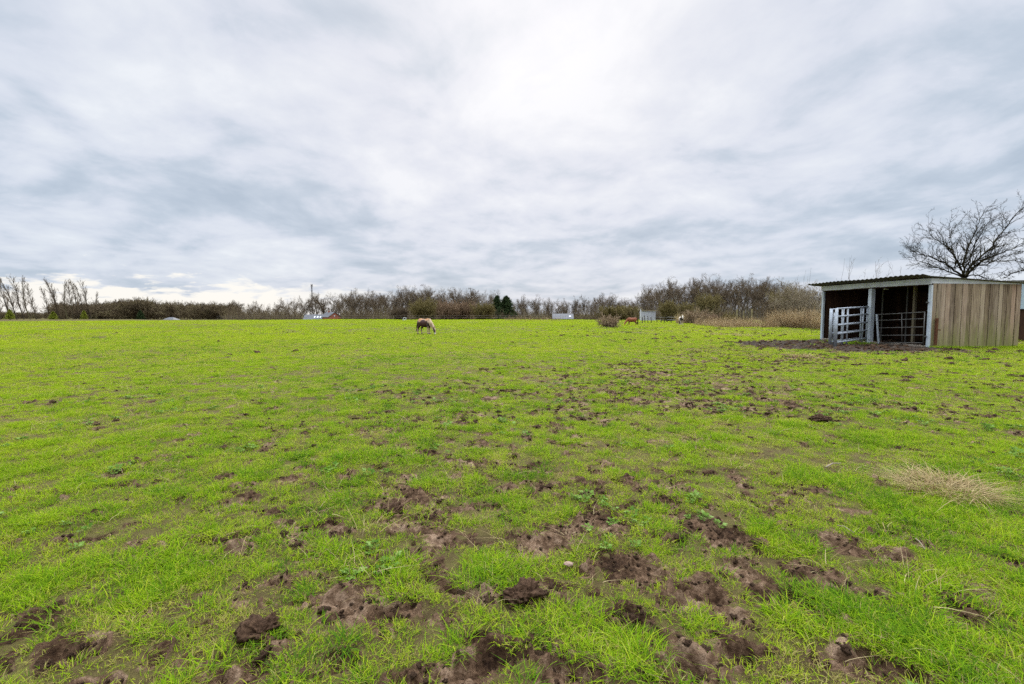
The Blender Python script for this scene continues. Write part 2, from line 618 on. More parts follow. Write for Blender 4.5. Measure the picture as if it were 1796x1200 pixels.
vs_ = S.view_settings
vs_.view_transform = 'Standard'
vs_.look = 'None'
vs_.exposure = 0.0
vs_.gamma = 1.0
S.cycles.max_bounces = 6
S.cycles.diffuse_bounces = 3
S.cycles.glossy_bounces = 2
S.cycles.transmission_bounces = 3
S.cycles.use_denoising = False

# ------------------------------------------------------------------ shelter frame (needed by the ground too)
C0 = gnd(1629, 611)
C1 = gnd(1441, 597.5)
U = Vector((C1.x - C0.x, C1.y - C0.y, 0))
LU = U.length
U.normalize()
Vv = Vector((U.y, -U.x, 0))
LV = 3.92


def SP(u, v, z):
    return C0 + U * u + Vv * v + Vector((0, 0, z))


# ------------------------------------------------------------------ ground
RA = 0.4 * 1.006 ** np.arange(0, 840)
RB = RA[-1] * 1.09 ** np.arange(1, 52)
RR = np.concatenate([RA, RB])
AD = np.radians(np.arange(-74, 74.001, 0.165))
AC = np.radians(np.arange(82, 285, 8.0))
NA, ND = len(AD) + len(AC), len(AD)
ANG = np.concatenate([AD, AC])           # measured from +Y towards +X
RG, AG = np.meshgrid(RR, ANG, indexing='ij')
GX, GY = RG * np.sin(AG), RG * np.cos(AG)
GH = base_h(GX, GY)


def mud_density(x, y):
    r = np.hypot(x, y)
    line = np.where(x > 0, 8.5 + 1.5 * x, 8.5 + 1.15 * x) - y
    d = 0.24 + 0.76 * sstep(-4.0, 3.5, line)
    d = d * (1 - 0.25 * sstep(12, 28, r)) * (1 - 0.2 * (1 - sstep(2.5, 4.5, r))) * (1 - 0.6 * sstep(24, 60, r))
    d = d * (0.75 + 0.55 * noise2(x / 3.1, y / 2.2, 31))
    d = d * (1 - 0.55 * sstep(2.2, 4.2, x / np.maximum(y, 0.5) * 3) * (1 - sstep(5, 9, r)))
    return np.clip(d, 0, 1.3)


near = RG < 70
DEN = np.where(near, mud_density(GX, GY), 0)
n1 = fbm(GX / 0.135, GY / 0.11, 4, 40)
n0 = fbm(GX / 1.3, GY / 1.0, 3, 47)
thr = 0.55 - 0.42 * np.clip(DEN, 0, 1.2)
n9 = fbm(GX / 0.075, GY / 0.065, 3, 44)
MUD = sstep(-0.05, 0.10, n1 * 0.86 + n0 * 0.09 + n9 * 0.30 - thr) * (DEN > 0.02) * near
# the trampled bare yard in front of the shelter
YC = gnd(1462, 606)
in_sh = ((GX - C0.x) * U.x + (GY - C0.y) * U.y > 0.02) & ((GX - C0.x) * U.x + (GY - C0.y) * U.y < LU) & ((GX - C0.x) * Vv.x + (GY - C0.y) * Vv.y > -0.3) & ((GX - C0.x) * Vv.x + (GY - C0.y) * Vv.y < LV)
qx = (GX - YC.x) * U.x + (GY - YC.y) * U.y
qy = (GX - YC.x) * Vv.x + (GY - YC.y) * Vv.y
el = np.sqrt((qx / 3.6) ** 2 + (qy / 4.3) ** 2)
el = np.minimum(el, np.where(in_sh, 0.3, 9))
YARD = 1 - sstep(0.86, 1.06, el + 0.34 * fbm(GX / 1.0, GY / 1.0, 4, 71))
# hoof holes
nh = 0
HM = np.zeros_like(GH)
HH = np.zeros_like(GH)
HR = np.zeros_like(GH)
LOGR0, LOGQ = math.log(0.4), math.log(1.006)
hoofs = []
while nh < 1900:
    r = math.sqrt(rng.uniform(1.2 ** 2, 20 ** 2))
    if rng.random() > (5.0 / (r + 5.0)):
        continue
    a = rng.uniform(-1.15, 1.15)
    x, y = r * math.sin(a), r * math.cos(a)
    if rng.random() > float(mud_density(x, y)):
        continue
    nh += 1
    hoofs.append((x, y, rng.uniform(0.03, 0.065) * (1 + 0.03 * r), rng.uniform(0.015, 0.04)))
for _ in range(420):       # poached yard
    x = YC.x + rng.uniform(-4, 3.5)
    y = YC.y + rng.uniform(-4, 4)
    hoofs.append((x, y, rng.uniform(0.07, 0.13), rng.uniform(0.03, 0.06)))
# big prints seen at the bottom edge of the photograph
for (px, py, R, dep) in ((876, 1150, 0.085, 0.06), (835, 1165, 0.075, 0.05), (60, 1100, 0.09, 0.06), (130, 1150, 0.08, 0.05), (1010, 1180, 0.08, 0.04), (1560, 985, 0.10, 0.05),
                         (1690, 1090, 0.11, 0.03), (1420, 1010, 0.10, 0.015), (1240, 1040, 0.11, 0.03), (1300, 1150, 0.09, 0.05), (1530, 1170, 0.10, 0.03), (1210, 1165, 0.10, 0.05),
                         (610, 1060, 0.13, 0.03), (1130, 1000, 0.14, 0.02), (680, 890, 0.14, 0.03), (965, 955, 0.12, 0.04), (690, 1070, 0.11, 0.03), (1470, 960, 0.14, 0.04)):
    p = gnd(px, py)
    hoofs.append((p.x, p.y, R, dep))
for (x, y, R, dep) in hoofs:
    r = math.hypot(x, y)
    a = math.atan2(x, y)
    i0 = int((math.log(max(r - 2.2 * R, 0.45)) - LOGR0) / LOGQ)
    i1 = int((math.log(r + 2.2 * R) - LOGR0) / LOGQ) + 2
    j0 = int((a - 2.2 * R / r - AD[0]) / math.radians(0.165))
    j1 = int((a + 2.2 * R / r - AD[0]) / math.radians(0.165)) + 2
    i1 = min(i1, 840)
    j0, j1 = max(j0, 0), min(j1, ND)
    if j1 <= j0 or i1 <= i0:
        continue
    sl = (slice(i0, i1), slice(j0, j1))
    dx, dy = GX[sl] - x, GY[sl] - y
    wob = 1 + 0.35 * noise2(dx / R * 1.3 + x * 7, dy / R * 1.3 + y * 9, 77)
    d = np.hypot(dx * (1 + 0.25 * math.sin(x * 50)), dy) / (R * wob)
    HH[sl] = np.maximum(np.minimum(HH[sl], -dep * np.exp(-(d / 0.62) ** 4) + 0.03 * (d > 0.9)), -0.07)
    HR[sl] = np.maximum(HR[sl], dep * 0.42 * np.exp(-((d - 1.05) / 0.3) ** 2) * (0.5 + 0.8 * (dy > 0)))
    HM[sl] = np.maximum(HM[sl], 1 - sstep(0.85, 1.35, d))
MUD = np.maximum(MUD, HM)
MUD = np.maximum(MUD, YARD)
GH = GH + np.where(near, np.minimum(HH, 0) + HR, 0)
lump = np.abs(fbm(GX / 0.13, GY / 0.13, 4, 55))
GH = GH + np.where(RG < 26, MUD * (0.06 * lump + 0.036 * np.abs(fbm(GX / 0.045, GY / 0.045, 3, 57)) - 0.030) + 0.012 * fbm(GX / 0.22, GY / 0.22, 3, 60), 0)
GH = GH + np.where(RG < 40, YARD * (0.16 * np.abs(fbm(GX / 0.30, GY / 0.30, 3, 61)) - 0.03), 0)
nR = len(RR)
idx = np.arange(nR * NA).reshape(nR, NA)
a0, a1 = idx[:-1, :], idx[1:, :]
b0, b1 = np.roll(a0, -1, 1), np.roll(a1, -1, 1)
quads = np.stack([a0, a1, b1, b0], -1).reshape(-1, 4)
V = np.stack([GX, GY, GH], -1).reshape(-1, 3)
V = np.vstack([V, [[0, 0, float(GH[0].mean())]]])
tris = np.stack([np.full(NA, nR * NA), idx[0], np.roll(idx[0], -1)], -1)
gme = np_mesh('ground', V, [quads, tris], smooth=True)
for nm, arr in (('mud', MUD), ('yard', YARD)):
    at_ = gme.attributes.new(nm, 'FLOAT', 'POINT')
    at_.data.foreach_set('value', np.append(arr.ravel(), 0).astype(np.float32))


def ground_material():
    m, nt, ns, ls = nodes_of('pasture_soil')
    out = ns.new('ShaderNodeOutputMaterial')
    b = ns.new('ShaderNodeBsdfPrincipled')
    g = ns.new('ShaderNodeNewGeometry')
    P = g.outputs['Position']
    mud = attr(ns, 'mud').outputs['Fac']
    yard = attr(ns, 'yard').outputs['Fac']
    # turf
    nA = noisen(ns, ls, P, 0.16, 4, 0.6)
    nB = noisen(ns, ls, P, 2.3, 6, 0.7)
    nC = noisen(ns, ls, P, 16.0, 6, 0.75)
    t = mathn(ns, ls, 'MULTIPLY_ADD', nB, 0.9, mathn(ns, ls, 'MULTIPLY', nC, 0.5))
    t = mathn(ns, ls, 'MULTIPLY_ADD', nA, 0.5, t)
    rt = ramp(ns, [(0.52, (0.040, 0.027, 0.012)), (0.72, (0.080, 0.058, 0.024)), (0.92, (0.12, 0.102, 0.032)), (1.0, (0.18, 0.165, 0.04))])
    ls.new(mathn(ns, ls, 'MULTIPLY', t, 0.88), rt.inputs[0])
    # mud
    mA = noisen(ns, ls, P, 3.2, 7, 0.68)
    mB = noisen(ns, ls, P, 28.0, 6, 0.7)
    mm = mathn(ns, ls, 'MULTIPLY_ADD', mB, 0.45, mathn(ns, ls, 'MULTIPLY', mA, 0.65))
    rm = ramp(ns, [(0.41, (0.018, 0.009, 0.005)), (0.49, (0.058, 0.032, 0.017)), (0.57, (0.14, 0.085, 0.049)), (0.69, (0.33, 0.225, 0.145))])
    ls.new(mm, rm.inputs[0])
    ry = ramp(ns, [(0.40, (0.010, 0.007, 0.005)), (0.50, (0.030, 0.021, 0.015)), (0.60, (0.060, 0.044, 0.032)), (0.74, (0.13, 0.10, 0.076))])
    ls.new(mm, ry.inputs[0])
    mc = mixc(ns, ls, yard, rm.outputs[0], ry.outputs[0])
    k = mathn(ns, ls, 'MULTIPLY_ADD', nC, 0.9, -0.45)
    f = mathn(ns, ls, 'MULTIPLY_ADD', mathn(ns, ls, 'ADD', mud, k), 2.6, -0.35, clamp=True)
    col = mixc(ns, ls, f, rt.outputs[0], mc)
    ls.new(col, b.inputs['Base Color'])
    b.inputs['Specular IOR Level'].default_value = 0.08
    ls.new(mathn(ns, ls, 'MULTIPLY_ADD', mA, -0.5, 1.05, clamp=True), b.inputs['Roughness'])
    bp = ns.new('ShaderNodeBump')
    bp.inputs['Strength'].default_value = 1.0
    bp.inputs['Distance'].default_value = 0.05
    ls.new(mathn(ns, ls, 'ADD', mm, mathn(ns, ls, 'MULTIPLY', nC, 0.4)), bp.inputs['Height'])
    ls.new(bp.outputs[0], b.inputs['Normal'])
    ls.new(b.outputs[0], out.inputs[0])
    return m


tag(link('ground', gme, ground_material()), kind='structure')


def look(arr, x, y):
    r = np.hypot(x, y)
    a = np.arctan2(x, y)
    i = np.clip((np.log(np.maximum(r, 0.41)) - LOGR0) / LOGQ, 0, 838.99)
    j = np.clip((a - AD[0]) / math.radians(0.165), 0, ND - 1.01)
    i0 = i.astype(int)
    j0 = j.astype(int)
    fi, fj = i - i0, j - j0
    return (arr[i0, j0] * (1 - fi) * (1 - fj) + arr[i0 + 1, j0] * fi * (1 - fj) + arr[i0, j0 + 1] * (1 - fi) * fj + arr[i0 + 1, j0 + 1] * fi * fj)


def hz(x, y):
    if math.hypot(x, y) < 58:
        return float(look(GH, np.array([x]), np.array([y]))[0])
    return bh(x, y)


# ------------------------------------------------------------------ grass (stuff)
def blades(n, rad, h0, h1, wd, segs, lean, tone_mu=0.55, tone_sd=0.26, straw=0.12, taper=1.6):
    r = rad * np.sqrt(rng.random(n))
    a = rng.uniform(0, 2 * PI, n)
    bx, by = r * np.cos(a), r * np.sin(a)
    hh = rng.uniform(h0, h1, n)
    la = a + rng.normal(0, 1.1, n)
    ln = np.abs(rng.normal(lean, lean * 0.5, n))
    sa = la + PI / 2 + rng.normal(0, 0.5, n)
    ww = wd * rng.uniform(0.6, 1.3, n)
    tone = np.clip(rng.normal(tone_mu, tone_sd, n), 0.22, 1)
    tone = np.where(rng.random(n) < straw, rng.uniform(-0.2, 0.12, n), tone)
    V, T = [], []
    for s in range(segs + 1):
        t = s / segs
        cx = bx + np.cos(la) * ln * hh * t ** 1.7
        cy = by + np.sin(la) * ln * hh * t ** 1.7
        cz = hh * t * (1 - 0.35 * np.minimum(ln, 1.6) * t) - 0.006
        if s < segs:
            wt = ww * (1 - t ** taper) * 0.5
            V.append(np.stack([cx - np.cos(sa) * wt, cy - np.sin(sa) * wt, cz], -1))
            V.append(np.stack([cx + np.cos(sa) * wt, cy + np.sin(sa) * wt, cz], -1))
            T += [tone, tone]
        else:
            V.append(np.stack([cx, cy, cz], -1))
            T.append(tone)
    V = np.stack(V, 1)           # n, k, 3
    T = np.stack(T, 1)
    k = V.shape[1]
    base = (np.arange(n) * k)[:, None]
    q = []
    for s in range(segs - 1):
        q.append(base + np.array([[2 * s, 2 * s + 1, 2 * s + 3, 2 * s + 2]]))
    q = np.concatenate(q) if q else np.zeros((0, 4), int)
    tr = base + np.array([[2 * segs - 2, 2 * segs - 1, 2 * segs]])
    return V.reshape(-1, 3), q, tr, T.ravel()


def gn_scatter(name, clumps, pts, rot, scl, pick, m, label=None):
    Vs, Q, T3, tone, cid = [], [], [], [], []
    off = 0
    for k, (v, q, t, tn) in enumerate(clumps):
        Vs.append(v)
        Q.append(q + off)
        T3.append(t + off)
        tone.append(tn)
        cid.append(np.full(len(v), k))
        off += len(v)
    n = len(pts)
    Vs.append(pts)
    V = np.vstack(Vs)
    me = np_mesh(name, V, [np.vstack(Q), np.vstack(T3)], np.concatenate(tone + [np.zeros(n)]))
    z = np.zeros(off)

    def put(nm, typ, arr, key='value'):
        a = me.attributes.new(nm, typ, 'POINT')
        a.data.foreach_set(key, np.ascontiguousarray(arr).ravel())
    put('cid', 'INT', np.concatenate(cid + [np.full(n, -1)]).astype(np.int32))
    put('pick', 'INT', np.concatenate([z, pick]).astype(np.int32))
    put('scl', 'FLOAT', np.concatenate([z, scl]).astype(np.float32))
    put('rot', 'FLOAT_VECTOR', np.vstack([np.zeros((off, 3)), rot]).astype(np.float32), 'vector')
    o = link(name, me, m)
    tag(o, label, kind='stuff')
    g = bpy.data.node_groups.new(name + '_scatter', 'GeometryNodeTree')
    g.interface.new_socket('Geometry', in_out='INPUT', socket_type='NodeSocketGeometry')
    g.interface.new_socket('Geometry', in_out='OUTPUT', socket_type='NodeSocketGeometry')
    N, L = g.nodes, g.links
    gi, go = N.new('NodeGroupInput'), N.new('NodeGroupOutput')

    def na(nm, typ):
        x = N.new('GeometryNodeInputNamedAttribute')
        x.data_type = typ
        x.inputs[0].default_value = nm
        return [s for s in x.outputs if s.enabled and s.name == 'Attribute'][0]
    cmpn = N.new('FunctionNodeCompare')
    cmpn.data_type = 'INT'
    cmpn.operation = 'GREATER_EQUAL'
    ins = [s for s in cmpn.inputs if s.enabled]
    L.new(na('cid', 'INT'), ins[0])
    sepg = N.new('GeometryNodeSeparateGeometry')
    L.new(gi.outputs[0], sepg.inputs[0])
    L.new(cmpn.outputs[0], sepg.inputs[1])
    spl = N.new('GeometryNodeSplitToInstances')
    L.new(sepg.outputs[0], spl.inputs[0])
    L.new(na('cid', 'INT'), spl.inputs['Group ID'])
    iop = N.new('GeometryNodeInstanceOnPoints')
    L.new(sepg.outputs[1], iop.inputs['Points'])
    L.new(spl.outputs[0], iop.inputs['Instance'])
    iop.inputs['Pick Instance'].default_value = True
    L.new(na('pick', 'INT'), iop.inputs['Instance Index'])
    L.new(na('rot', 'FLOAT_VECTOR'), iop.inputs['Rotation'])
    L.new(na('scl', 'FLOAT'), iop.inputs['Scale'])
    L.new(iop.outputs[0], go.inputs[0])
    md = o.modifiers.new('scatter', 'NODES')
    md.node_group = g
    return o


def sector(r0, r1, dens, amax=1.13):
    n = int(amax * (r1 * r1 - r0 * r0) * dens)
    r = np.sqrt(rng.uniform(r0 * r0, r1 * r1, n))
    a = rng.uniform(-amax, amax, n)
    return r * np.sin(a), r * np.cos(a)


def in_shelter(x, y, m=0.0):
    u = (x - C0.x) * U.x + (y - C0.y) * U.y
    v = (x - C0.x) * Vv.x + (y - C0.y) * Vv.y
    return (u > -m) & (u < LU + m) & (v > -m) & (v < LV + m)


cl_near = [blades(52, 0.06, 0.014, 0.042, 0.0036, 3, 0.9) for _ in range(5)] + \
          [blades(56, 0.06, 0.026, 0.060, 0.0038, 3, 1.0, 0.70, 0.2, 0.06) for _ in range(3)] + \
          [blades(30, 0.065, 0.012, 0.034, 0.0036, 3, 1.1, 0.2, 0.25, 0.5) for _ in range(2)]
cl_tuft = [blades(46, 0.045, 0.024, 0.056, 0.0042, 3, 1.1, 0.86, 0.12, 0.05) for _ in range(3)]
cl_mid = [blades(60, 0.17, 0.03, 0.065, 0.0085, 2, 0.8, 0.5, 0.18, 0.07) for _ in range(4)] + [blades(60, 0.18, 0.03, 0.07, 0.009, 2, 0.8, 0.34, 0.2, 0.2) for _ in range(2)]
cl_far = [blades(90, 0.50, 0.03, 0.07, 0.022, 2, 0.9, 0.48, 0.1, 0.02) for _ in range(4)] + [blades(80, 0.5, 0.03, 0.08, 0.022, 2, 0.9, 0.38, 0.14, 0.08) for _ in range(2)]
PX, PY, PS, PK = [], [], [], []


def put_pts(x, y, s, k):
    PX.append(x)
    PY.append(y)
    PS.append(s)
    PK.append(k)


for (r0, r1, dens, kind) in ((1.0, 6.5, 430, 0), (6.5, 15, 250, 0), (15, 32, 42, 1), (32, 124, 4.4, 2)):
    x, y = sector(r0, r1, dens)
    md_ = look(MUD, x, y) if kind < 2 else np.maximum(look(MUD, x, y) * (np.hypot(x, y) < 60), 0)
    keep = (md_ < 0.40 + 0.45 * rng.random(len(x)) ** 2 + 0.35 * (rng.random(len(x)) < 0.05)) & ~in_shelter(x, y, 0.02)
    # sparse worn turf, thick tufts
    lush = fbm(x / 0.30, y / 0.26, 3, 90)
    keep &= (lush > -0.72 + 0.40 * rng.random(len(x)))
    x, y, lush = x[keep], y[keep], lush[keep]
    n = len(x)
    s = rng.uniform(0.7, 1.15, n) * (1 + 0.35 * lush)
    u = rng.random(n)
    if kind == 0:
        worn = fbm(x / 1.7, y / 1.3, 3, 95)
        k = np.where(u < 0.5, rng.integers(0, 5, n), np.where(lush > 0.16 + 0.22 * (u - 0.5), rng.integers(5, 8, n), np.where(worn < -0.16, rng.integers(8, 10, n), rng.integers(0, 5, n))))
        s = np.where(k >= 5, s * np.where(k < 8, 1.0, 0.95), s)
    elif kind == 1:
        k = 10 + rng.integers(0, 6, n)
    else:
        k = np.where(fbm(x / 9.0, y / 7.0, 3, 97) + rng.normal(0, .18, n) > 0.12, 20 + rng.integers(0, 2, n), 16 + rng.integers(0, 4, n))
    put_pts(x, y, s, k)
# ranker tufts left standing between the grazed patches
for (r0, r1, dens, lo, hi) in ((1.2, 8, 26, 0.9, 1.5), (8, 26, 9, 1.3, 2.4), (26, 60, 1.2, 2.2, 4.0)):
    x, y = sector(r0, r1, dens)
    kp = (fbm(x / 0.6, y / 0.5, 3, 160) > 0.02 + 0.2 * rng.random(len(x))) & (look(MUD, x, y) < 0.55) & ~in_shelter(x, y, 0.05) & (look(YARD, x, y) < 0.3)
    x, y = x[kp], y[kp]
    put_pts(x, y, rng.uniform(lo, hi, len(x)), 22 + rng.integers(0, 3, len(x)))
# lush rough grass on the right, by the camera
for (px, py, rad, n) in ((1700, 930, 0.45, 90), (1760, 1060, 0.35, 80), (1620, 900, 0.3, 50), (1690, 1170, 0.25, 70), (1450, 1080, 0.22, 60), (1360, 950, 0.2, 40), (1770, 800, 0.5, 60), (1560, 1110, 0.2, 40),
                         (690, 1040, 0.15, 30), (860, 1010, 0.15, 30), (60, 1040, 0.2, 30), (300, 1010, 0.2, 30), (1060, 1130, 0.2, 40)):
    p = gnd(px, py)
    a = rng.uniform(0, 2 * PI, n)
    r = rad * np.sqrt(rng.random(n))
    x, y = p.x + r * np.cos(a), p.y + r * np.sin(a)
    kp = look(MUD, x, y) < 0.75
    put_pts(x[kp], y[kp], rng.uniform(0.85, 1.4, kp.sum()), rng.integers(5, 8, kp.sum()))
# tufts along the foot of the shelter and of the gate
uu = rng.uniform(-0.05, LV, 260)
x = C0.x + Vv.x * uu - U.x * rng.uniform(0.05, 0.35, 260)
y = C0.y + Vv.y * uu - U.y * rng.uniform(0.05, 0.35, 260)
put_pts(x, y, rng.uniform(1.2, 2.6, 260), rng.integers(5, 8, 260))
gp = gnd(1495, 603)
n = 140
x, y = gp.x + rng.normal(0, 0.42, n), gp.y + rng.normal(0, 0.35, n)
put_pts(x, y, rng.uniform(1.3, 2.6, n), rng.integers(5, 8, n))
x, y = np.concatenate(PX), np.concatenate(PY)
h = np.where(np.hypot(x, y) < 58, look(GH, x, y), base_h(x, y))
N_ = len(x)
rot = np.stack([rng.normal(0, 0.12, N_), rng.normal(0, 0.12, N_), rng.uniform(0, 2 * PI, N_)], -1)
gn_scatter('grass', cl_near + cl_mid + cl_far + cl_tuft, np.stack([x, y, h], -1), rot, np.concatenate(PS), np.concatenate(PK), M_GRASS)


# broad-leaved weeds
def rosette(nl, L, W):
    V, Q, T = [], [], []
    for k in range(nl):
        a = 2 * PI * k / nl + rng.uniform(-0.4, 0.4)
        el_ = rng.uniform(0.15, 0.8)
        l = L * rng.uniform(0.6, 1.2)
        d = np.array([math.cos(a) * math.cos(el_), math.sin(a) * math.cos(el_), math.sin(el_)])
        s = np.array([-math.sin(a), math.cos(a), 0])
        t = np.clip(rng.normal(0.5, 0.25), 0, 1)
        for lob in (-1, 0, 1):
            dd = d + s * lob * 0.75
            dd = dd / np.linalg.norm(dd)
            b = len(V)
            o0 = d * l * 0.42
            ll = l * (0.62 if lob == 0 else 0.46)
            nn = np.cross(dd, s + 0.01)
            V += [o0, o0 + dd * ll * 0.5 + s * W * 0.5 + np.array([0, 0, 0.004]), o0 + dd * ll - np.array([0, 0, 0.006]), o0 + dd * ll * 0.5 - s * W * 0.5]
            Q.append([b, b + 1, b + 2, b + 3])
            T += [t] * 4
        b = len(V)
        V += [s * 0.0012, -s * 0.0012, o0 - s * 0.0012, o0 + s * 0.0012]
        Q.append([b, b + 1, b + 2, b + 3])
        T += [t] * 4
    return np.array(V), np.array(Q), np.zeros((0, 3), int), np.array(T)


ros = [rosette(rng.integers(6, 12), rng.uniform(0.05, 0.085), 0.022) for _ in range(6)]
x, y = sector(1.2, 9, 26)
kk = fbm(x / 0.7, y / 0.6, 3, 120) > 0.24
kk &= look(YARD, x, y) < 0.2
x, y = x[kk], y[kk]
n = len(x)
gn_scatter('weeds', ros, np.stack([x, y, look(GH, x, y) + 0.01], -1), np.stack([rng.normal(0, .15, n), rng.normal(0, .15, n), rng.uniform(0, 6.28, n)], -1), rng.uniform(0.5, 1.15, n), rng.integers(0, 6, n), M_WEED)
# loose straw and dead stalks lying in the turf
stw = [blades(5, 0.07, 0.03, 0.10, 0.0032, 4, 2.2, 0.6, 0.25, 0.0) for _ in range(6)]
x, y = sector(1.2, 16, 24)
kk = (fbm(x / 0.9, y / 0.8, 3, 130) > -0.05) & (look(YARD, x, y) < 0.2)
x, y = x[kk], y[kk]
n = len(x)
gn_scatter('dead_grass', stw, np.stack([x, y, look(GH, x, y) + 0.012], -1), np.stack([rng.normal(0, .3, n), rng.normal(0, .3, n), rng.uniform(0, 6.28, n)], -1), rng.uniform(0.6, 1.25, n), rng.integers(0, 6, n), M_STRAW)

# loose crumbs and clods of soil, countless
def crumb(seed):
    import bmesh
    bm = bmesh.new()
    bmesh.ops.create_icosphere(bm, subdivisions=3, radius=1)
    for v in bm.verts:
        n_ = v.co.normalized()
        k = 1 + 0.55 * float(noise2(n_.x * 1.7 + seed, n_.y * 1.7 + n_.z * 1.3, seed)) + 0.35 * float(noise2(n_.x * 4 + seed, n_.y * 4 + n_.z * 3.3, seed + 1)) + 0.22 * float(noise2(n_.x * 9 + seed, n_.y * 9 + n_.z * 7.3, seed + 2))
        v.co = Vector((n_.x * k, n_.y * k, n_.z * 0.5 * k + 0.1))
    bm.verts.index_update()
    V = np.array([v.co[:] for v in bm.verts])
    T = np.array([[v.index for v in f.verts] for f in bm.faces])
    bm.free()
    return V, np.zeros((0, 4), int), T, np.full(len(V), 0.5)


M_CLOD = simple('wet_clod', (0.025, 0.013, 0.007), (0.13, 0.078, 0.045), 9, 0.85, 0, 0.9)
x1, y1 = sector(1.2, 8, 330)
k1 = look(MUD, x1, y1) > 0.3 + 0.4 * rng.random(len(x1))
s1 = rng.uniform(0.004, 0.012, len(x1)) * (1 + 1.2 * (rng.random(len(x1)) < 0.08))
x2, y2 = sector(5, 22, 30)
k2 = mud_density(x2, y2) > 0.10 + 0.75 * rng.random(len(x2)) + 0.35 * (fbm(x2 / 0.8, y2 / 0.7, 2, 140) < 0.0)
s2 = rng.uniform(0.010, 0.034, len(x2))
x3, y3 = sector(16, 55, 1.9)
k3 = (0.35 + 0.65 * sstep(-0.1, 0.5, x3 / y3)) * (0.6 + 0.8 * fbm(x3 / 3, y3 / 3, 2, 143)) > 0.25 + 0.75 * rng.random(len(x3))
s3 = rng.uniform(0.04, 0.10, len(x3))
# hoof-thrown heaps: little clusters of clods
cx_, cy_ = sector(2.6, 26, 2.6)
kc = mud_density(cx_, cy_) > 0.22 + 0.9 * rng.random(len(cx_))
cx_, cy_ = cx_[kc], cy_[kc]
x5 = np.repeat(cx_, 9) + rng.normal(0, 0.085, 9 * len(cx_))
y5 = np.repeat(cy_, 9) + rng.normal(0, 0.05, 9 * len(cx_))
s5 = np.repeat(rng.uniform(0.6, 1.25, len(cx_)), 9) * rng.uniform(0.014, 0.044, len(x5)) * (0.30 + 0.70 * sstep(3, 13, np.hypot(x5, y5)))
x4, y4 = YC.x + rng.uniform(-5, 5, 1100), YC.y + rng.uniform(-5, 5, 1100)
k4 = look(YARD, x4, y4) > 0.5
s4 = rng.uniform(0.02, 0.075, 1100)
x = np.concatenate([x1[k1], x2[k2], x3[k3], x4[k4], x5])
y = np.concatenate([y1[k1], y2[k2], y3[k3], y4[k4], y5])
sc_ = np.concatenate([s1[k1], s2[k2], s3[k3], s4[k4], s5])
n = len(x)
gn_scatter('soil_crumbs', [crumb(k) for k in range(6)], np.stack([x, y, look(GH, x, y) + 0.1 * sc_], -1), np.stack([rng.normal(0, .3, n), rng.normal(0, .3, n), rng.uniform(0, 6.28, n)], -1), sc_, rng.integers(0, 6, n), M_CLOD)

# straw tussocks one can point at
for (px, py, R, hh, n, lab) in ((1655, 862, 0.27, 0.17, 620, 'large straw-coloured grass tussock on the right, well in front of the shelter'),
                                (1690, 606, 0.35, 0.32, 160, 'dead yellow grass tuft at the foot of the plank wall of the shelter'),
                                (1770, 604, 0.3, 0.30, 110, 'dead grass tuft at the rear foot of the plank wall of the shelter'),
                                (1405, 628, 0.35, 0.22, 150, 'pale tussock on the near edge of the muddy yard'),
                                (1260, 588, 0.55, 0.30, 200, 'yellow grass tussock left of the muddy yard, further left of two'),
                                (1300, 590, 0.6, 0.32, 200, 'yellow grass tussock left of the muddy yard, nearer the shelter')):
    p = gnd(px, py)
    v, q, t, tn = blades(n, R, hh * 0.5, hh, 0.005 if p.y < 6 else 0.014, 4, 1.9 if p.y < 6 else 1.3, 0.55, 0.28, 0.0)
    me = np_mesh('grass_tussock', v, [q, t], tn)
    o = link('grass_tussock', me, M_STRAW)
    o.location = (p.x, p.y, hz(p.x, p.y))
    tag(o, lab, 'grass tussock')


# ------------------------------------------------------------------ small things in the foreground
def lumpy(name, R, flat, seed, m, rough=0.3, sub=3):
    import bmesh
    bm = bmesh.new()
    bmesh.ops.create_icosphere(bm, subdivisions=sub, radius=1)
    for v in bm.verts:
        n = v.co.normalized()
        k = 1 + rough * float(noise2(n.x * 2.1 + seed, n.y * 2.1 + n.z * 1.7, seed)) + rough * 0.6 * float(noise2(n.x * 5 + seed, n.y * 5 + n.z * 4.3, seed + 1)) + rough * 0.5 * float(noise2(n.x * 11, n.y * 11 + n.z * 9, seed + 2)) + rough * 0.35 * float(noise2(n.x * 27, n.y * 27 + n.z * 23, seed + 3))
        v.co = Vector((n.x * R * k, n.y * R * k, n.z * R * flat * k))
    me = bpy.data.meshes.new(name)
    bm.to_mesh(me)
    bm.free()
    for p in me.polygons:
        p.use_smooth = True
    return link(name, me, m)


M_CLOD = simple('wet_lump', (0.022, 0.011, 0.006), (0.12, 0.070, 0.040), 38, 0.85, 0, 1.0)
for (px, py, R, fl, lab) in ((920, 1045, 0.085, 0.62, 'dark crumbly mud clod in the foreground turf, right of the middle bottom'),
                             (455, 1112, 0.075, 0.65, 'dark mud clod in the foreground turf at the lower left'),
                             (690, 885, 0.09, 0.4, 'flat brown mud lump in the turf left of the middle'),
                             (1440, 742, 0.11, 0.42, 'dark mound of mud in the turf below the muddy yard')):
    p = gnd(px, py)
    o = lumpy('mud_clod', R, fl, int(px), M_CLOD, 0.34, 5)
    o.location = (p.x, p.y, hz(p.x, p.y) + R * fl * 0.15)
    tag(o, lab, 'mud clod')
p = gnd(997, 997)
o = lumpy('stone', 0.019, 0.55, 5, M_STONE, 0.25)
o.scale = (1.35, 0.8, 1)
o.location = (p.x, p.y, hz(p.x, p.y) + 0.022)
tag(o, 'small pinkish pale stone lying in the grass near the middle bottom', 'stone')
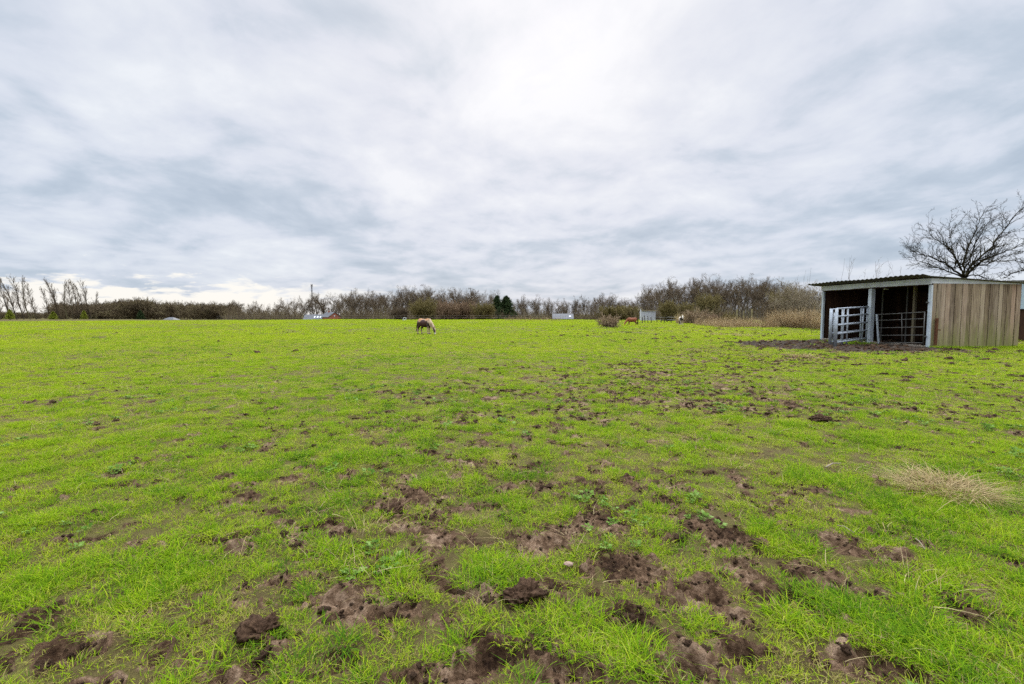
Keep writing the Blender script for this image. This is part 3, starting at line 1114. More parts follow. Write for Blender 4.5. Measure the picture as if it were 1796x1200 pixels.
for (pa, pb, r, lab) in (((1468, 936), (1497, 951), 0.0028, 'bleached thin stick lying on mud in the right foreground'),
                         ((1605, 957), (1622, 978), 0.003, 'short white stick in the grass at the right, right of the bleached stick'),
                         ((1448, 828), (1474, 822), 0.006, 'pale twig on the turf left of the large straw tussock')):
    a, b = gnd(*pa), gnd(*pb)
    mb = MB()
    a.z, b.z = hz(a.x, a.y) + 0.025, hz(b.x, b.y) + 0.03
    mid = (a + b) / 2 + Vector((0, 0.01, 0.012))
    mb.tube([a, mid, b], [r, r * 0.9, r * 0.6], 6)
    tag(mb.build('stick', M_STICK, smooth=True), lab, 'stick')


# ------------------------------------------------------------------ the field shelter
def boards(mb, fn, length, n, z0, z1, th, seed, gap=0.004):
    """vertical boards side by side: fn(s, out, z) -> point"""
    rs = random.Random(seed)
    wds = [rs.uniform(0.82, 1.2) for _ in range(n)]
    tot = sum(wds)
    s = 0
    for k in range(n):
        wd = wds[k] / tot * length
        a, b = s + gap / 2, s + wd - gap / 2
        s += wd
        o = rs.uniform(0, 0.012) + (0.012 if k % 2 else 0)
        zb = z0 + rs.uniform(-0.02, 0.03)
        lean = rs.uniform(-0.006, 0.006)
        zt = z1(0.5 * (a + b)) if callable(z1) else z1
        t = rs.random()
        mb.hexa([fn(a, o, zb), fn(b, o, zb), fn(b, o + th, zb), fn(a, o + th, zb), fn(a + lean, o, zt), fn(b + lean, o, zt), fn(b + lean, o + th, zt), fn(a + lean, o + th, zt)], t)


HF, HB = 2.66, 2.46          # under the roof sheet, front and back
ZB = 2.46                    # top of boards / bottom of fascia
sh = thing('field_shelter', 'open-fronted wooden field shelter with dark corrugated roof and plank side wall', 'shelter', (C0.x, C0.y, hz(C0.x, C0.y)))
sh.location.z = 0
mb = MB()
boards(mb, lambda s, o, z: SP(-0.005 - o, s, z), LV, 20, -0.05, ZB - 0.003, 0.022, 3, 0.014)
mb.build('side_wall', M_BOARDS, sh)
mb = MB()
boards(mb, lambda s, o, z: SP(LU + 0.005 + o, LV - s, z), LV, 17, -0.05, lambda s: HB + (HF - HB) * (s / LV) - 0.01, 0.022, 5)
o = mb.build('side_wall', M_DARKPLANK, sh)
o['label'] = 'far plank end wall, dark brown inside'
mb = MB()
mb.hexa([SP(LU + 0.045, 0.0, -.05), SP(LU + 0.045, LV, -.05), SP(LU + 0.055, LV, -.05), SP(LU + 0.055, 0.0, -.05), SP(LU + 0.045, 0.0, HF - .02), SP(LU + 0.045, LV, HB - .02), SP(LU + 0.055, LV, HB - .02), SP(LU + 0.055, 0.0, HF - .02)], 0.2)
mb.build('backing_sheet', M_DARKPLANK, sh)  # backing added behind the end wall boards to block light slits
mb = MB()
boards(mb, lambda s, o, z: SP(s, LV - 0.06 + o, z), LU, 30, -0.05, HB - 0.05, 0.022, 8)
mb.bar(SP(0.03, LV - 0.085, HB - 0.02), SP(LU - 0.03, LV - 0.085, HB - 0.02), 0.05, 0.22, tone=0.1)
mb.hexa([SP(0.0, LV - 0.002, -.05), SP(LU, LV - 0.002, -.05), SP(LU, LV + .008, -.05), SP(0.0, LV + .008, -.05), SP(0.0, LV - 0.002, HB - .03), SP(LU, LV - 0.002, HB - .03), SP(LU, LV + .008, HB - .03), SP(0.0, LV + .008, HB - .03)], 0.1)  # sheet added behind the boards, keeps light out of the gaps
for z in (0.95, 1.75):
    mb.bar(SP(0.03, LV - 0.10, z), SP(LU - 0.03, LV - 0.10, z), 0.06, 0.09, tone=0.2)
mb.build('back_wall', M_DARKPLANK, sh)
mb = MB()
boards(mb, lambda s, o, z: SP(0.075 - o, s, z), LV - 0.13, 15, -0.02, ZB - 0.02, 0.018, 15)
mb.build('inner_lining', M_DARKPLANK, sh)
# white barge wedge on the near side, fascia boards along the front
mb = MB()
mb.hexa([SP(-0.035, -0.06, ZB), SP(-0.035, LV + 0.02, ZB), SP(-0.01, LV + 0.02, ZB), SP(-0.01, -0.06, ZB), SP(-0.035, -0.06, HF), SP(-0.035, LV + 0.02, HB + 0.085), SP(-0.01, LV + 0.02, HB + 0.085), SP(-0.01, -0.06, HF)])
mb.build('barge_board', M_WHITEWOOD, sh, 0.004)
cuts = [-0.035, 0.98, 2.05, 3.42, LU * 0.5 + 1.95, LU + 0.03]
for k in range(len(cuts) - 1):
    mb = MB()
    a, b = cuts[k] + 0.006, cuts[k + 1] - 0.006
    d = 0.012 * ((k * 7) % 3 - 1)
    mb.hexa([SP(a, -0.095, ZB - 0.02 + d), SP(b, -0.095, ZB - 0.02), SP(b, -0.065, ZB - 0.02), SP(a, -0.065, ZB - 0.02 + d), SP(a, -0.095, HF), SP(b, -0.095, HF), SP(b, -0.065, HF), SP(a, -0.065, HF)], 0.3 + 0.15 * k)
    mb.build('fascia_board', M_WHITEWOOD, sh, 0.003)
# beam behind the fascia and rafters
mb = MB()
mb.bar(SP(0, -0.02, ZB + 0.03), SP(LU, -0.02, ZB + 0.03), 0.08, 0.16)
for k in range(7):
    u_ = 0.15 + (LU - 0.3) * k / 6
    mb.bar(SP(u_, 0.03, HF - 0.06), SP(u_, LV - 0.05, HB - 0.06), 0.05, 0.1)
for u_ in (0.03, LU - 0.03):
    mb.hexa([SP(u_ - .015, 0.05, ZB - 0.1), SP(u_ + .015, 0.05, ZB - 0.1), SP(u_ + .015, LV - 0.12, ZB - 0.1), SP(u_ - .015, LV - 0.12, ZB - 0.1), SP(u_ - .015, 0.05, HF + 0.03), SP(u_ + .015, 0.05, HF + 0.03), SP(u_ + .015, LV - 0.12, HB + 0.04), SP(u_ - .015, LV - 0.12, HB + 0.04)])
mb.hexa([SP(0.05, -0.015, HF - 0.03), SP(LU - 0.05, -0.015, HF - 0.03), SP(LU - 0.05, 0.015, HF - 0.03), SP(0.05, 0.015, HF - 0.03), SP(0.05, -0.015, HF + 0.034), SP(LU - 0.05, -0.015, HF + 0.034), SP(LU - 0.05, 0.015, HF + 0.034), SP(0.05, 0.015, HF + 0.034)])
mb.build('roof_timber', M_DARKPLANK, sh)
# corrugated roof sheet, high side at the front with a deep overhang
mb = MB()
nu = 150
u0, u1 = -0.16, LU + 0.35
v0, v1 = -0.62, LV + 0.16
slope = (HF - HB) / LV


def rz_(u_, v_):
    ph = (u_ / 0.21) % 1.0
    pr = 0.030 * (1 if 0.12 < ph < 0.5 else (ph / 0.12 if ph <= 0.12 else (max(0, 1 - (ph - 0.5) / 0.12))))
    return HF + 0.035 - slope * v_ + pr + 0.012 * math.sin(u_ * 2.1) * (1 if v_ < 0 else 0) + (0.05 if v_ < -0.3 else 0)


nvs = [v0, -0.3, 0.8, 2.0, v1]
top = [[SP(u0 + (u1 - u0) * i / nu, v_, rz_(u0 + (u1 - u0) * i / nu, v_)) for v_ in nvs] for i in range(nu + 1)]
vs, fs = [], []
nv = len(nvs)
for lay in (0, 1):
    for r_ in top:
        for p in r_:
            vs.append(p - Vector((0, 0, 0.012 * lay)))
L1 = (nu + 1) * nv
for i in range(nu):
    for j in range(nv - 1):
        a, b, c, d = i * nv + j, (i + 1) * nv + j, (i + 1) * nv + j + 1, i * nv + j + 1
        fs.append((a, b, c, d))
        fs.append((a + L1, d + L1, c + L1, b + L1))
    for j in (0, nv - 1):
        a, b = i * nv + j, (i + 1) * nv + j
        fs.append((a, a + L1, b + L1, b) if j == 0 else (a, b, b + L1, a + L1))
for j in range(nv - 1):
    for i in (0, nu):
        a, b = i * nv + j, i * nv + j + 1
        fs.append((a, b, b + L1, a + L1) if i == 0 else (a, a + L1, b + L1, b))
mb.add(vs, fs)
mb.build('roof', M_ROOF, sh)
# posts
for (u_, wd, mat, lab) in ((0.02, 0.10, M_POSTBLUE, None), (LU * 0.487, 0.19, M_POSTBLUE, 'broad pale blue middle post'), (LU - 0.02, 0.10, M_POSTBLUE, None)):
    mb = MB()
    mb.bar(SP(u_, -0.015, -0.1), SP(u_, -0.015, ZB - 0.055), wd, 0.11 if wd < 0.15 else 0.16, up=U)
    o = mb.build('post', mat, sh, 0.008)
    if lab:
        o['label'] = lab
# low timber sill across both bays
for (a, b) in ((0.1, LU * 0.487 - 0.11), (LU * 0.487 + 0.11, LU - 0.09)):
    mb = MB()
    mb.bar(SP(a, 0.0, 0.03), SP(b, 0.0, 0.05), 0.16, 0.14)
    mb.build('sill', M_CONC, sh, 0.01)
# inner posts seen through the right bay
mb = MB()


def inside(px, v):
    """floor point inside the shelter, v metres behind the front, on the sight line through column px"""
    k = (px - CX) / F
    o = SP(0, v, 0)
    u_ = (k * o.y - o.x) / (U.x - k * U.y)
    return SP(u_, v, 0)


q = inside(1602, 1.5)
mb.bar(q, q + Vector((0, 0, HF - 0.12)), 0.10, 0.10)
o = mb.build('inner_post', M_PALEBARK, sh, 0.006)
o['label'] = 'pale bare inner post'
for q in (inside(1589, 1.6), inside(1546, 1.9)):
    mb = MB()
    mb.tube([q, q + Vector((0, 0, HF - 0.12))], 0.035, 8)
    mb.build('inner_post', M_GALVD, sh, smooth=False)
mb = MB()
q = inside(1547, 0.6) + Vector((0, 0, ZB - 0.07))
mb.bar(q, q + Vv * 0.2, 0.08, 0.05)
mb.build('light_fitting', M_LAMP, sh, 0.01)
# hinge straps on the near post
for z in (0.45, 1.75):
    mb = MB()
    mb.bar(SP(0.02, -0.10, z), SP(0.10, -0.10, z), 0.03, 0.05)
    mb.build('hinge', M_GALVD, sh)

# rusty stake leaning on the plank wall
p0, p1 = gnd(1637, 609), None
st = SP(-0.14, 0.10, -0.05)
mb = MB()
mb.bar(st, SP(-0.12, 0.14, 1.15), 0.09, 0.07)
mb.bar(SP(-0.19, 0.12, 0.72), SP(-0.19, 0.24, 0.70), 0.03, 0.04)
tag(mb.build('rusty_stake', M_RUST, None, 0.006), 'rusty brown iron stake beside the near corner post of the shelter', 'stake')


# galvanised gates
def gate(label, A, B, z0a, z0b, H, fr, rad, m, ups, leanB=(0, 0, 0), curve=False):
    """A hinge foot, B free foot; rails at the height fractions fr, uprights at the positions ups"""
    A, B = Vector(A), Vector(B)
    g = thing('metal_gate', label, 'gate', (A.x, A.y, 0))
    lb = Vector(leanB)

    def P(t, f):
        q = A.lerp(B, t)
        q = q + lb * t * f
        q.z = (z0a + (z0b - z0a) * t) + H * f
        return q
    for f in fr:
        mb = MB()
        mb.tube([P(0, f), P(1, f)], rad, 8)
        mb.build('rail', m, g, smooth=True)
    for (t, r, top) in ups:
        mb = MB()
        mb.tube([P(t, -0.02), P(t, top)], r, 8)
        mb.build('upright', m, g, smooth=True)
    return g


MP = SP(LU * 0.487, -0.16, 0)
FREE = gnd(1465, 607.5)
FREE2 = gnd(1457, 606.0)
gate('galvanised gate swung open beside the middle post of the shelter, nearer of the pair', (MP.x, MP.y, 0), (FREE.x, FREE.y, 0), 0.10, 0.0, 1.52,
     (0.10, 0.33, 0.56, 0.79, 1.0), 0.034, M_GALV, ((0.02, 0.03, 1.0), (0.16, 0.028, 1.0), (0.66, 0.03, 1.0), (0.80, 0.026, 1.0), (1.0, 0.055, 1.01)))
MP2 = MP + U * 0.22 + Vector((-0.02, 0, 0))
gate('galvanised gate swung open beside the middle post of the shelter, further of the pair', (MP2.x, MP2.y, 0), (FREE2.x, FREE2.y + 0.05, 0), 0.12, 0.0, 1.50,
     (0.10, 0.33, 0.56, 0.79, 1.0), 0.026, M_GALV, ((0.06, 0.028, 1.0), (0.64, 0.05, 1.0), (0.9, 0.03, 0.9), (1.0, 0.06, 1.02)))
GA = SP(0.12, -0.12, 0)
GB = SP(LU * 0.487 - 0.52, -0.10, 0)
gate('dull grey metal gate leaning askew across the right bay of the shelter', (GA.x, GA.y, 0), (GB.x, GB.y, 0), 0.12, 0.02, 1.26,
     (0.06, 0.30, 0.55, 0.80, 1.0), 0.018, M_GALVD, ((0.0, 0.018, 1.0), (0.45, 0.014, 1.0)), (U.x * 0.16, U.y * 0.16, 0))
gl = [o for o in bpy.data.objects if o.get('label', '').startswith('dull grey metal gate')][0]
mb = MB()
q0, q1 = GB.copy(), GB + U * 0.16
q0.z, q1.z = 0.0, 1.30
mb.bar(q0, q1, 0.075, 0.06)
o = mb.build('end_upright', M_GALV, gl, 0.01)

# metal shed peeping out at the right edge
p = at(1793.5, 500, 21.5)
shd = thing('metal_shed', 'pale blue-grey metal shed at the right edge, behind the plank wall', 'shed', (p.x, p.y, 0))
mb = MB()
zt, zm = at(1793, 494, 21.5).z, at(1793, 542, 21.5).z
for k in range(14):
    a = p.x + k * 0.2
    mb.hexa([(a, 21.5 + 0.02 * (k % 2), zm), (a + 0.2, 21.5 + 0.02 * (k % 2), zm), (a + 0.2, 23.5, zm), (a, 23.5, zm), (a, 21.5 + 0.02 * (k % 2), zt), (a + 0.2, 21.5 + 0.02 * (k % 2), zt), (a + 0.2, 23.5, zt), (a, 23.5, zt)])
mb.build('wall', M_BLUESHEET, shd)
mb = MB()
mb.hexa([(p.x + 0.03, 21.6, -0.05), (p.x + 2.75, 21.6, -0.05), (p.x + 2.75, 23.4, -0.05), (p.x + 0.03, 23.4, -0.05), (p.x + 0.03, 21.6, zm), (p.x + 2.75, 21.6, zm), (p.x + 2.75, 23.4, zm), (p.x + 0.03, 23.4, zm)])
mb.build('base', M_DARKPLANK, shd)
mb = MB()
mb.hexa([(p.x - 0.05, 21.4, zt), (p.x + 2.9, 21.4, zt), (p.x + 2.9, 23.6, zt), (p.x - 0.05, 23.6, zt), (p.x - 0.05, 21.4, zt + 0.06), (p.x + 2.9, 21.4, zt + 0.06), (p.x + 2.9, 23.6, zt + 0.16), (p.x - 0.05, 23.6, zt + 0.16)])
mb.build('roof', M_ROOF, shd)


# ------------------------------------------------------------------ trees
def tubes(segs, n=3):
    P0 = np.array([s[0] for s in segs], float)
    P1 = np.array([s[1] for s in segs], float)
    R0 = np.array([s[2] for s in segs])
    R1 = np.array([s[3] for s in segs])
    T = np.array([s[4] for s in segs])
    d = P1 - P0
    L = np.linalg.norm(d, axis=1, keepdims=True)
    d = d / np.maximum(L, 1e-6)
    ref = np.where(np.abs(d[:, 2:3]) > 0.9, np.array([[1., 0, 0]]), np.array([[0, 0, 1.]]))
    s = np.cross(d, ref)
    s /= np.linalg.norm(s, axis=1, keepdims=True)
    u = np.cross(s, d)
    V = []
    for (P, R) in ((P0, R0), (P1, R1)):
        for k in range(n):
            a = 2 * PI * k / n
            V.append(P + (s * math.cos(a) + u * math.sin(a)) * R[:, None])
    V = np.stack(V, 1)
    base = (np.arange(len(segs)) * 2 * n)[:, None]
    q = np.concatenate([base + np.array([[k, (k + 1) % n, n + (k + 1) % n, n + k]]) for k in range(n)])
    return V.reshape(-1, 3), q, np.repeat(T, 2 * n)


def grow(rs, p, d, L, r, lvl, P, out):
    n = P['nseg'][lvl]
    last = lvl == P['levels'] - 1
    tone = rs.random()
    rend = r * P['taper'][lvl]
    for i in range(n):
        t0, t1 = i / n, (i + 1) / n
        wv = P['wob'][lvl]
        d = (d + Vector((rs.gauss(0, wv), rs.gauss(0, wv), rs.gauss(0, wv) + P['up'][lvl]))).normalized()
        q = p + d * (L / n)
        out[lvl].append((tuple(p), tuple(q), r + (rend - r) * t0, r + (rend - r) * t1, tone))
        if not last and t1 > P['start'][lvl]:
            nc = P['kids'][lvl]
            nc = int(nc) + (1 if rs.random() < nc - int(nc) else 0)
            for _ in range(nc):
                az = rs.uniform(0, 2 * PI)
                ax = d.orthogonal().normalized()
                ax.rotate(Matrix.Rotation(az, 3, d))
                ang = rs.gauss(P['ang'][lvl], 0.2)
                nd = d.copy()
                nd.rotate(Matrix.Rotation(ang, 3, ax))
                k = (1 - P['shape'][lvl] * t1)
                l2 = L * P['ratio'][lvl] * k * rs.uniform(0.65, 1.2)
                r2 = max((r + (rend - r) * t1) * P['rr'][lvl] * rs.uniform(0.75, 1.1), P['rmin'])
                grow(rs, p.lerp(q, rs.random()), nd, l2, r2, lvl + 1, P, out)
        p = q


OAK = dict(levels=5, nseg=[8, 6, 5, 4, 3], taper=[0.30, 0.30, 0.35, 0.4, 0.5], wob=[0.10, 0.17, 0.20, 0.22, 0.25], up=[0.05, 0.11, 0.09, 0.07, 0.04], start=[0.32, 0.2, 0.15, 0.1, 0],
           kids=[2.0, 1.35, 1.4, 1.3, 0], ang=[0.95, 0.7, 0.7, 0.65, 0.6], shape=[0.30, 0.25, 0.25, 0.2, 0], ratio=[0.62, 0.58, 0.55, 0.5, 0.4], rr=[0.50, 0.55, 0.55, 0.6, 0.6], rmin=0.014)
TALL = dict(OAK, nseg=[9, 6, 5, 4, 3], start=[0.38, 0.2, 0.15, 0.1, 0], ang=[0.75, 0.6, 0.65, 0.65, 0.6], ratio=[0.50, 0.58, 0.55, 0.5, 0.4], up=[0.06, 0.14, 0.11, 0.07, 0.04], kids=[2.0, 1.4, 1.4, 1.3, 0])
POPLAR = dict(OAK, levels=4, nseg=[10, 5, 4, 3], start=[0.12, 0.15, 0.1, 0], kids=[3.0, 1.5, 1.6, 0], ang=[0.42, 0.42, 0.5, 0.4], ratio=[0.26, 0.5, 0.5, 0.4], shape=[0.35, 0.4, 0.3, 0], up=[0.02, 0.12, 0.08, 0.05], wob=[0.05, 0.1, 0.15, 0.15], rmin=0.016)
SHRUB = dict(OAK, levels=4, nseg=[5, 4, 3, 3], start=[0.15, 0.1, 0.1, 0], kids=[1.5, 1.6, 1.6, 0], ang=[0.6, 0.65, 0.6, 0.5], ratio=[0.55, 0.55, 0.5, 0.4], shape=[0.3, 0.3, 0.3, 0], up=[0.05, 0.05, 0.03, 0.02], wob=[0.12, 0.18, 0.2, 0.2], taper=[0.4, 0.4, 0.4, 0.5], rr=[0.6, 0.6, 0.6, 0.6], rmin=0.010)
MIN_TOP = 0.0


def tree_proto(name, H, P, seed, rad, lean=(0, 0), bark=None, twig=None, sides=3):
    rs = random.Random(seed)
    out = [[] for _ in range(P['levels'])]
    grow(rs, Vector((0, 0, -0.1)), Vector((lean[0], lean[1], 1)).normalized(), H * 0.86, rad, 0, P, out)
    zmax = float(np.percentile([s[1][2] for l in out for s in l], 98.5))
    k = H / zmax
    out = [[(tuple(c * k for c in s[0]), tuple(c * k for c in s[1]), s[2], s[3], s[4]) for s in l] for l in out]
    root = bpy.data.objects.new(name, None)
    root.empty_display_size = 0.3
    COL.objects.link(root)
    v, q, t = tubes(out[0], 7)
    link('trunk', np_mesh('trunk', v, [q], t, True), bark or M_BARK, root)
    v, q, t = tubes([s for l in out[1:] for s in l], sides)
    link('crown', np_mesh('crown', v, [q], t), twig or M_TWIG, root)
    return root


def shrub_proto(name, R, H, nst, seed, m, P=SHRUB, rad=0.03, spread=1.0, sides=3):
    """a many-stemmed bush: stems fan out of one stool"""
    rs = random.Random(seed)
    out = [[] for _ in range(P['levels'])]
    for k in range(nst):
        a = rs.uniform(0, 2 * PI)
        t = math.sqrt(rs.random())
        d = Vector((math.cos(a) * t * spread * R / H * 1.1, math.sin(a) * t * spread * R / H * 1.1, 1)).normalized()
        L = H * rs.uniform(0.6, 0.95) / max(d.z, 0.45) * 0.8
        grow(rs, Vector((math.cos(a) * t * R * 0.35, math.sin(a) * t * R * 0.35, -0.05)), d, L, rad * rs.uniform(0.6, 1.1), 0, P, out)
    pts = np.array([s[1] for l in out for s in l])
    kx = R / np.percentile(np.hypot(pts[:, 0], pts[:, 1]), 97)
    kz = H / np.percentile(pts[:, 2], 98.5)
    seg = [((s[0][0] * kx, s[0][1] * kx, s[0][2] * kz), (s[1][0] * kx, s[1][1] * kx, s[1][2] * kz), s[2], s[3], s[4]) for l in out for s in l]
    v, q, t = tubes(seg, sides)
    return np_mesh(name, v, [q], t), m


# --- prototypes for the woods, drawn at their real size (about 13 m)
protos = []
for k in range(6):
    protos.append(tree_proto('bare_tree', 13.0, OAK if k % 2 else TALL, 100 + k, 0.33, (rng.normal(0, .06), rng.normal(0, .06))))
used = [False] * len(protos)
PROF = [(395, 540), (425, 533), (450, 535), (475, 534), (500, 528), (525, 529), (550, 520), (565, 518), (585, 520), (600, 513), (625, 513), (645, 515), (660, 522), (675, 514), (695, 520), (711, 503), (726, 505), (751, 510),
        (776, 513), (791, 515), (811, 509), (826, 511), (850, 515), (873, 518), (890, 522), (905, 524), (930, 523), (950, 530), (975, 530), (1000, 529), (1023, 525), (1040, 520), (1055, 520), (1075, 525),
        (1100, 526), (1123, 523), (1133, 508), (1150, 503), (1168, 498), (1193, 495), (1210, 500), (1230, 490), (1252, 491), (1266, 496), (1278, 500), (1292, 494), (1320, 490), (1340, 494), (1360, 498), (1390, 502), (1412, 506), (1450, 512)]
PFX, PFY = np.array([p[0] for p in PROF], float), np.array([p[1] for p in PROF], float)


def put_tree(px, Y, ytop, label, group, name='bare_tree'):
    k = rng.integers(0, len(protos))
    t = copy_tree(protos[k])
    p = at(px, 551, Y)
    z = bh(p.x, p.y)
    H = at(px, ytop, Y).z - z
    s = H / 13.0
    t.location = (p.x, p.y, z)
    t.scale = (s * rng.uniform(0.8, 1.15), s * rng.uniform(0.8, 1.15), s)
    t.rotation_euler = (0, 0, rng.uniform(0, 6.28))
    return tag(t, label, 'tree', group)


SECT = [(400, 600, 150, 235, 34, 'bare winter tree in the low wood around the red brick house', 'bare trees around the red brick house'),
        (600, 722, 165, 225, 30, 'tall bare winter tree in the wood between the red brick house and the round bushes', 'bare trees between the brick house and the round bushes'),
        (722, 868, 170, 225, 30, 'tall bare winter tree standing behind the round olive and russet bushes', 'bare trees behind the round bushes'),
        (896, 1126, 160, 230, 46, 'low bare winter tree in the wood behind the grey-roofed barn', 'bare trees behind the grey-roofed barn'),
        (1128, 1285, 104, 135, 34, 'tall bare winter tree behind the white shed and the bramble thicket', 'bare trees behind the white shed'),
        (1285, 1440, 92, 128, 34, 'bare winter tree behind the wire-mesh fence and the dry reeds', 'bare trees behind the wire-mesh fence')]
for (xa, xb, Y0, Y1, n, lab, grp) in SECT:
    for k in range(n):
        px = xa + (xb - xa) * (k + rng.uniform(0.1, 0.9)) / n
        front = (k % 3 == 0)
        Y = Y0 + (Y1 - Y0) * (rng.uniform(0, 0.25) if front else rng.uniform(0.3, 1.0))
        yt = float(np.interp(px, PFX, PFY)) + abs(rng.normal(0, 2.0)) + (rng.uniform(4, 11) if front else (rng.uniform(2, 9) if rng.random() < 0.4 else 0)) - 5.0
        if 524 < px < 604 and Y < 214:
            Y = rng.uniform(216, 236)
        if 958 < px < 1016 and Y < 166:
            Y = rng.uniform(168, 226)
        put_tree(px, Y, yt, lab, grp)
for p in protos:
    for c in list(p.children):
        bpy.data.objects.remove(c)
    bpy.data.objects.remove(p)

# --- undergrowth of the woods: countless stems, one mass each
def thicket(name, segs_xy, hmin, hmax, wd, m, dens_tone=(0.2, 0.9), lean=0.18, kinds=4):
    n = len(segs_xy)
    X = np.asarray(segs_xy)
    H = rng.uniform(hmin, hmax, n) * rng.uniform(0.5, 1.0, n)
    V, T = [], []
    tone = rng.uniform(dens_tone[0], dens_tone[1], n)
    zz = base_h(X[:, 0], X[:, 1])
    az = rng.uniform(0, 2 * PI, n)
    dirx, diry = rng.normal(0, lean, n), rng.normal(0, lean, n)
    W = wd * rng.uniform(0.5, 1.3, n)
    polysT = []
    for s, t in enumerate((0, 0.5, 1.0)):
        cx = X[:, 0] + dirx * H * t
        cy = X[:, 1] + diry * H * t
        cz = zz - 0.1 + H * t * (1 - 0.1 * t)
        wt = W * (1 - 0.85 * t)
        for k in range(3):
            a = az + 2 * PI * k / 3
            V.append(np.stack([cx + np.cos(a) * wt, cy + np.sin(a) * wt, cz], -1))
            T.append(tone)
    V = np.stack(V, 1)
    T = np.stack(T, 1)
    base = (np.arange(n) * 9)[:, None]
    q = np.concatenate([base + np.array([[3 * s + k, 3 * s + (k + 1) % 3, 3 * s + 3 + (k + 1) % 3, 3 * s + 3 + k]]) for s in range(2) for k in range(3)])
    # side twigs
    Vt, Tt = V.reshape(-1, 3), T.ravel()
    tw = []
    for k in range(kinds):
        t = rng.uniform(0.25, 0.95, n)
        cx = X[:, 0] + dirx * H * t
        cy = X[:, 1] + diry * H * t
        cz = zz - 0.1 + H * t * (1 - 0.1 * t)
        a = rng.uniform(0, 2 * PI, n)
        e = rng.uniform(0.2, 1.2, n)
        L = H * rng.uniform(0.12, 0.35, n)
        P0 = np.stack([cx, cy, cz], -1)
        P1 = P0 + np.stack([np.cos(a) * np.cos(e), np.sin(a) * np.cos(e), np.sin(e)], -1) * L[:, None]
        sx = np.stack([-np.sin(a), np.cos(a), np.zeros(n)], -1) * (W * 0.5)[:, None]
        up = np.stack([np.zeros(n), np.zeros(n), W * 0.5], -1)
        b = len(Vt)
        Vt = np.vstack([Vt, np.stack([P0 + sx, P0 - sx, P0 + up, P1], 1).reshape(-1, 3)])
        Tt = np.concatenate([Tt, np.repeat(tone, 4)])
        bb = (b + np.arange(n) * 4)[:, None]
        tw += [bb + np.array([[0, 1, 3]]), bb + np.array([[1, 2, 3]]), bb + np.array([[2, 0, 3]])]
    me = np_mesh(name, Vt, [q, np.concatenate(tw)], Tt)
    return tag(link(name, me, m), kind='stuff')


def band(xa, xb, Y0, Y1, n):
    px = rng.uniform(xa, xb, n)
    Y = np.sqrt(rng.uniform(Y0 ** 2, Y1 ** 2, n))
    return np.stack([(px - CX) / F * Y, Y], -1)


def clear_of(b):
    px = b[:, 0] / b[:, 1] * F + CX
    return b[~(((px > 1116) & (px < 1158) & (b[:, 1] < 99)) | ((px > 527) & (px < 600) & (b[:, 1] < 213)) | ((px > 960) & (px < 1014) & (b[:, 1] < 160)))]


thicket('woodland_undergrowth', clear_of(np.vstack([band(395, 1130, 142, 235, 16000), band(590, 900, 150, 230, 5000)])), 3.0, 7.4, 0.075, M_SCRUB, lean=0.2)
thicket('woodland_undergrowth', clear_of(band(1110, 1450, 86, 130, 9500)), 2.0, 4.8, 0.04, M_SCRUB, lean=0.22)


def forest_mass(name, spots, P, Hs, m):
    """a far wood that reads as one mass"""
    kinds = []
    for k in range(4):
        rs = random.Random(700 + k)
        out = [[] for _ in range(P['levels'])]
        grow(rs, Vector((0, 0, 0)), Vector((0, 0, 1)), 0.85, 0.02, 0, P, out)
        kinds.append(tubes([s for l in out for s in l], 3))
    VV, QQ, TT, off = [], [], [], 0
    for i, ((x, y), H) in enumerate(zip(spots, Hs)):
        v, q, t = kinds[i % 4]
        a = rng.uniform(0, 6.28)
        sx = H * rng.uniform(1.0, 1.7)
        r_ = np.stack([(v[:, 0] * math.cos(a) - v[:, 1] * math.sin(a)) * sx + x, (v[:, 0] * math.sin(a) + v[:, 1] * math.cos(a)) * sx + y, v[:, 2] * H + bh(x, y)], -1)
        VV.append(r_)
        QQ.append(q + off)
        TT.append(t * 0.4 + rng.uniform(0.15, 0.6))
        off += len(v)
    return tag(link(name, np_mesh(name, np.vstack(VV), [np.vstack(QQ)], np.concatenate(TT)), m), kind='stuff')


FARP = dict(OAK, levels=4, rmin=0.007, nseg=[6, 4, 3, 2], kids=[3.0, 2.0, 2.0, 0], start=[0.15, 0.1, 0.1, 0])
fx = band(98, 420, 320, 400, 190)
fpx = fx[:, 0] / fx[:, 1] * F + CX
fh = np.interp(fpx, [98, 150, 247, 300, 385, 420], [535, 537, 530, 535, 537, 534])
fh = (551.2 - fh - np.abs(rng.normal(0, 2.0, len(fh)))) / F * fx[:, 1] + 1.3 + 3.0
f2 = band(-260, 105, 380, 470, 380)
fh2 = rng.uniform(4.0, 5.6, len(f2))
forest_mass('far_woodland', np.vstack([fx, f2]), FARP, np.concatenate([fh, fh2]), M_SCRUB)
# pale dry reeds along the right boundary
pts = []
for (pa, pb, wv, n) in (((1290, 571), (1370, 576), 5.0, 3800), ((1200, 567), (1300, 571), 4.0, 1200), ((885, 563.2), (985, 563.2), 4.0, 700)):
    a, b = gnd(*pa), gnd(*pb)
    t = rng.random(n)
    e = rng.random(n) ** 1.2 * wv
    dirn = (b - a)
    nrm_ = Vector((-dirn.y, dirn.x, 0)).normalized()
    if nrm_.y < 0:
        nrm_ = -nrm_
    pts.append(np.stack([a.x + dirn.x * t + nrm_.x * e, a.y + dirn.y * t + nrm_.y * e], -1))
a, b = gnd(1355, 573.5), gnd(1452, 580)
t, e = rng.random(5200), rng.random(5200) ** 1.2 * 4.5
thicket('dry_reeds', np.stack([a.x + (b.x - a.x) * t + 0.35 * e, a.y + (b.y - a.y) * t + 0.9 * e], -1), 0.6, 2.5, 0.009, M_REED, (0.1, 1.0), 0.26, 4)
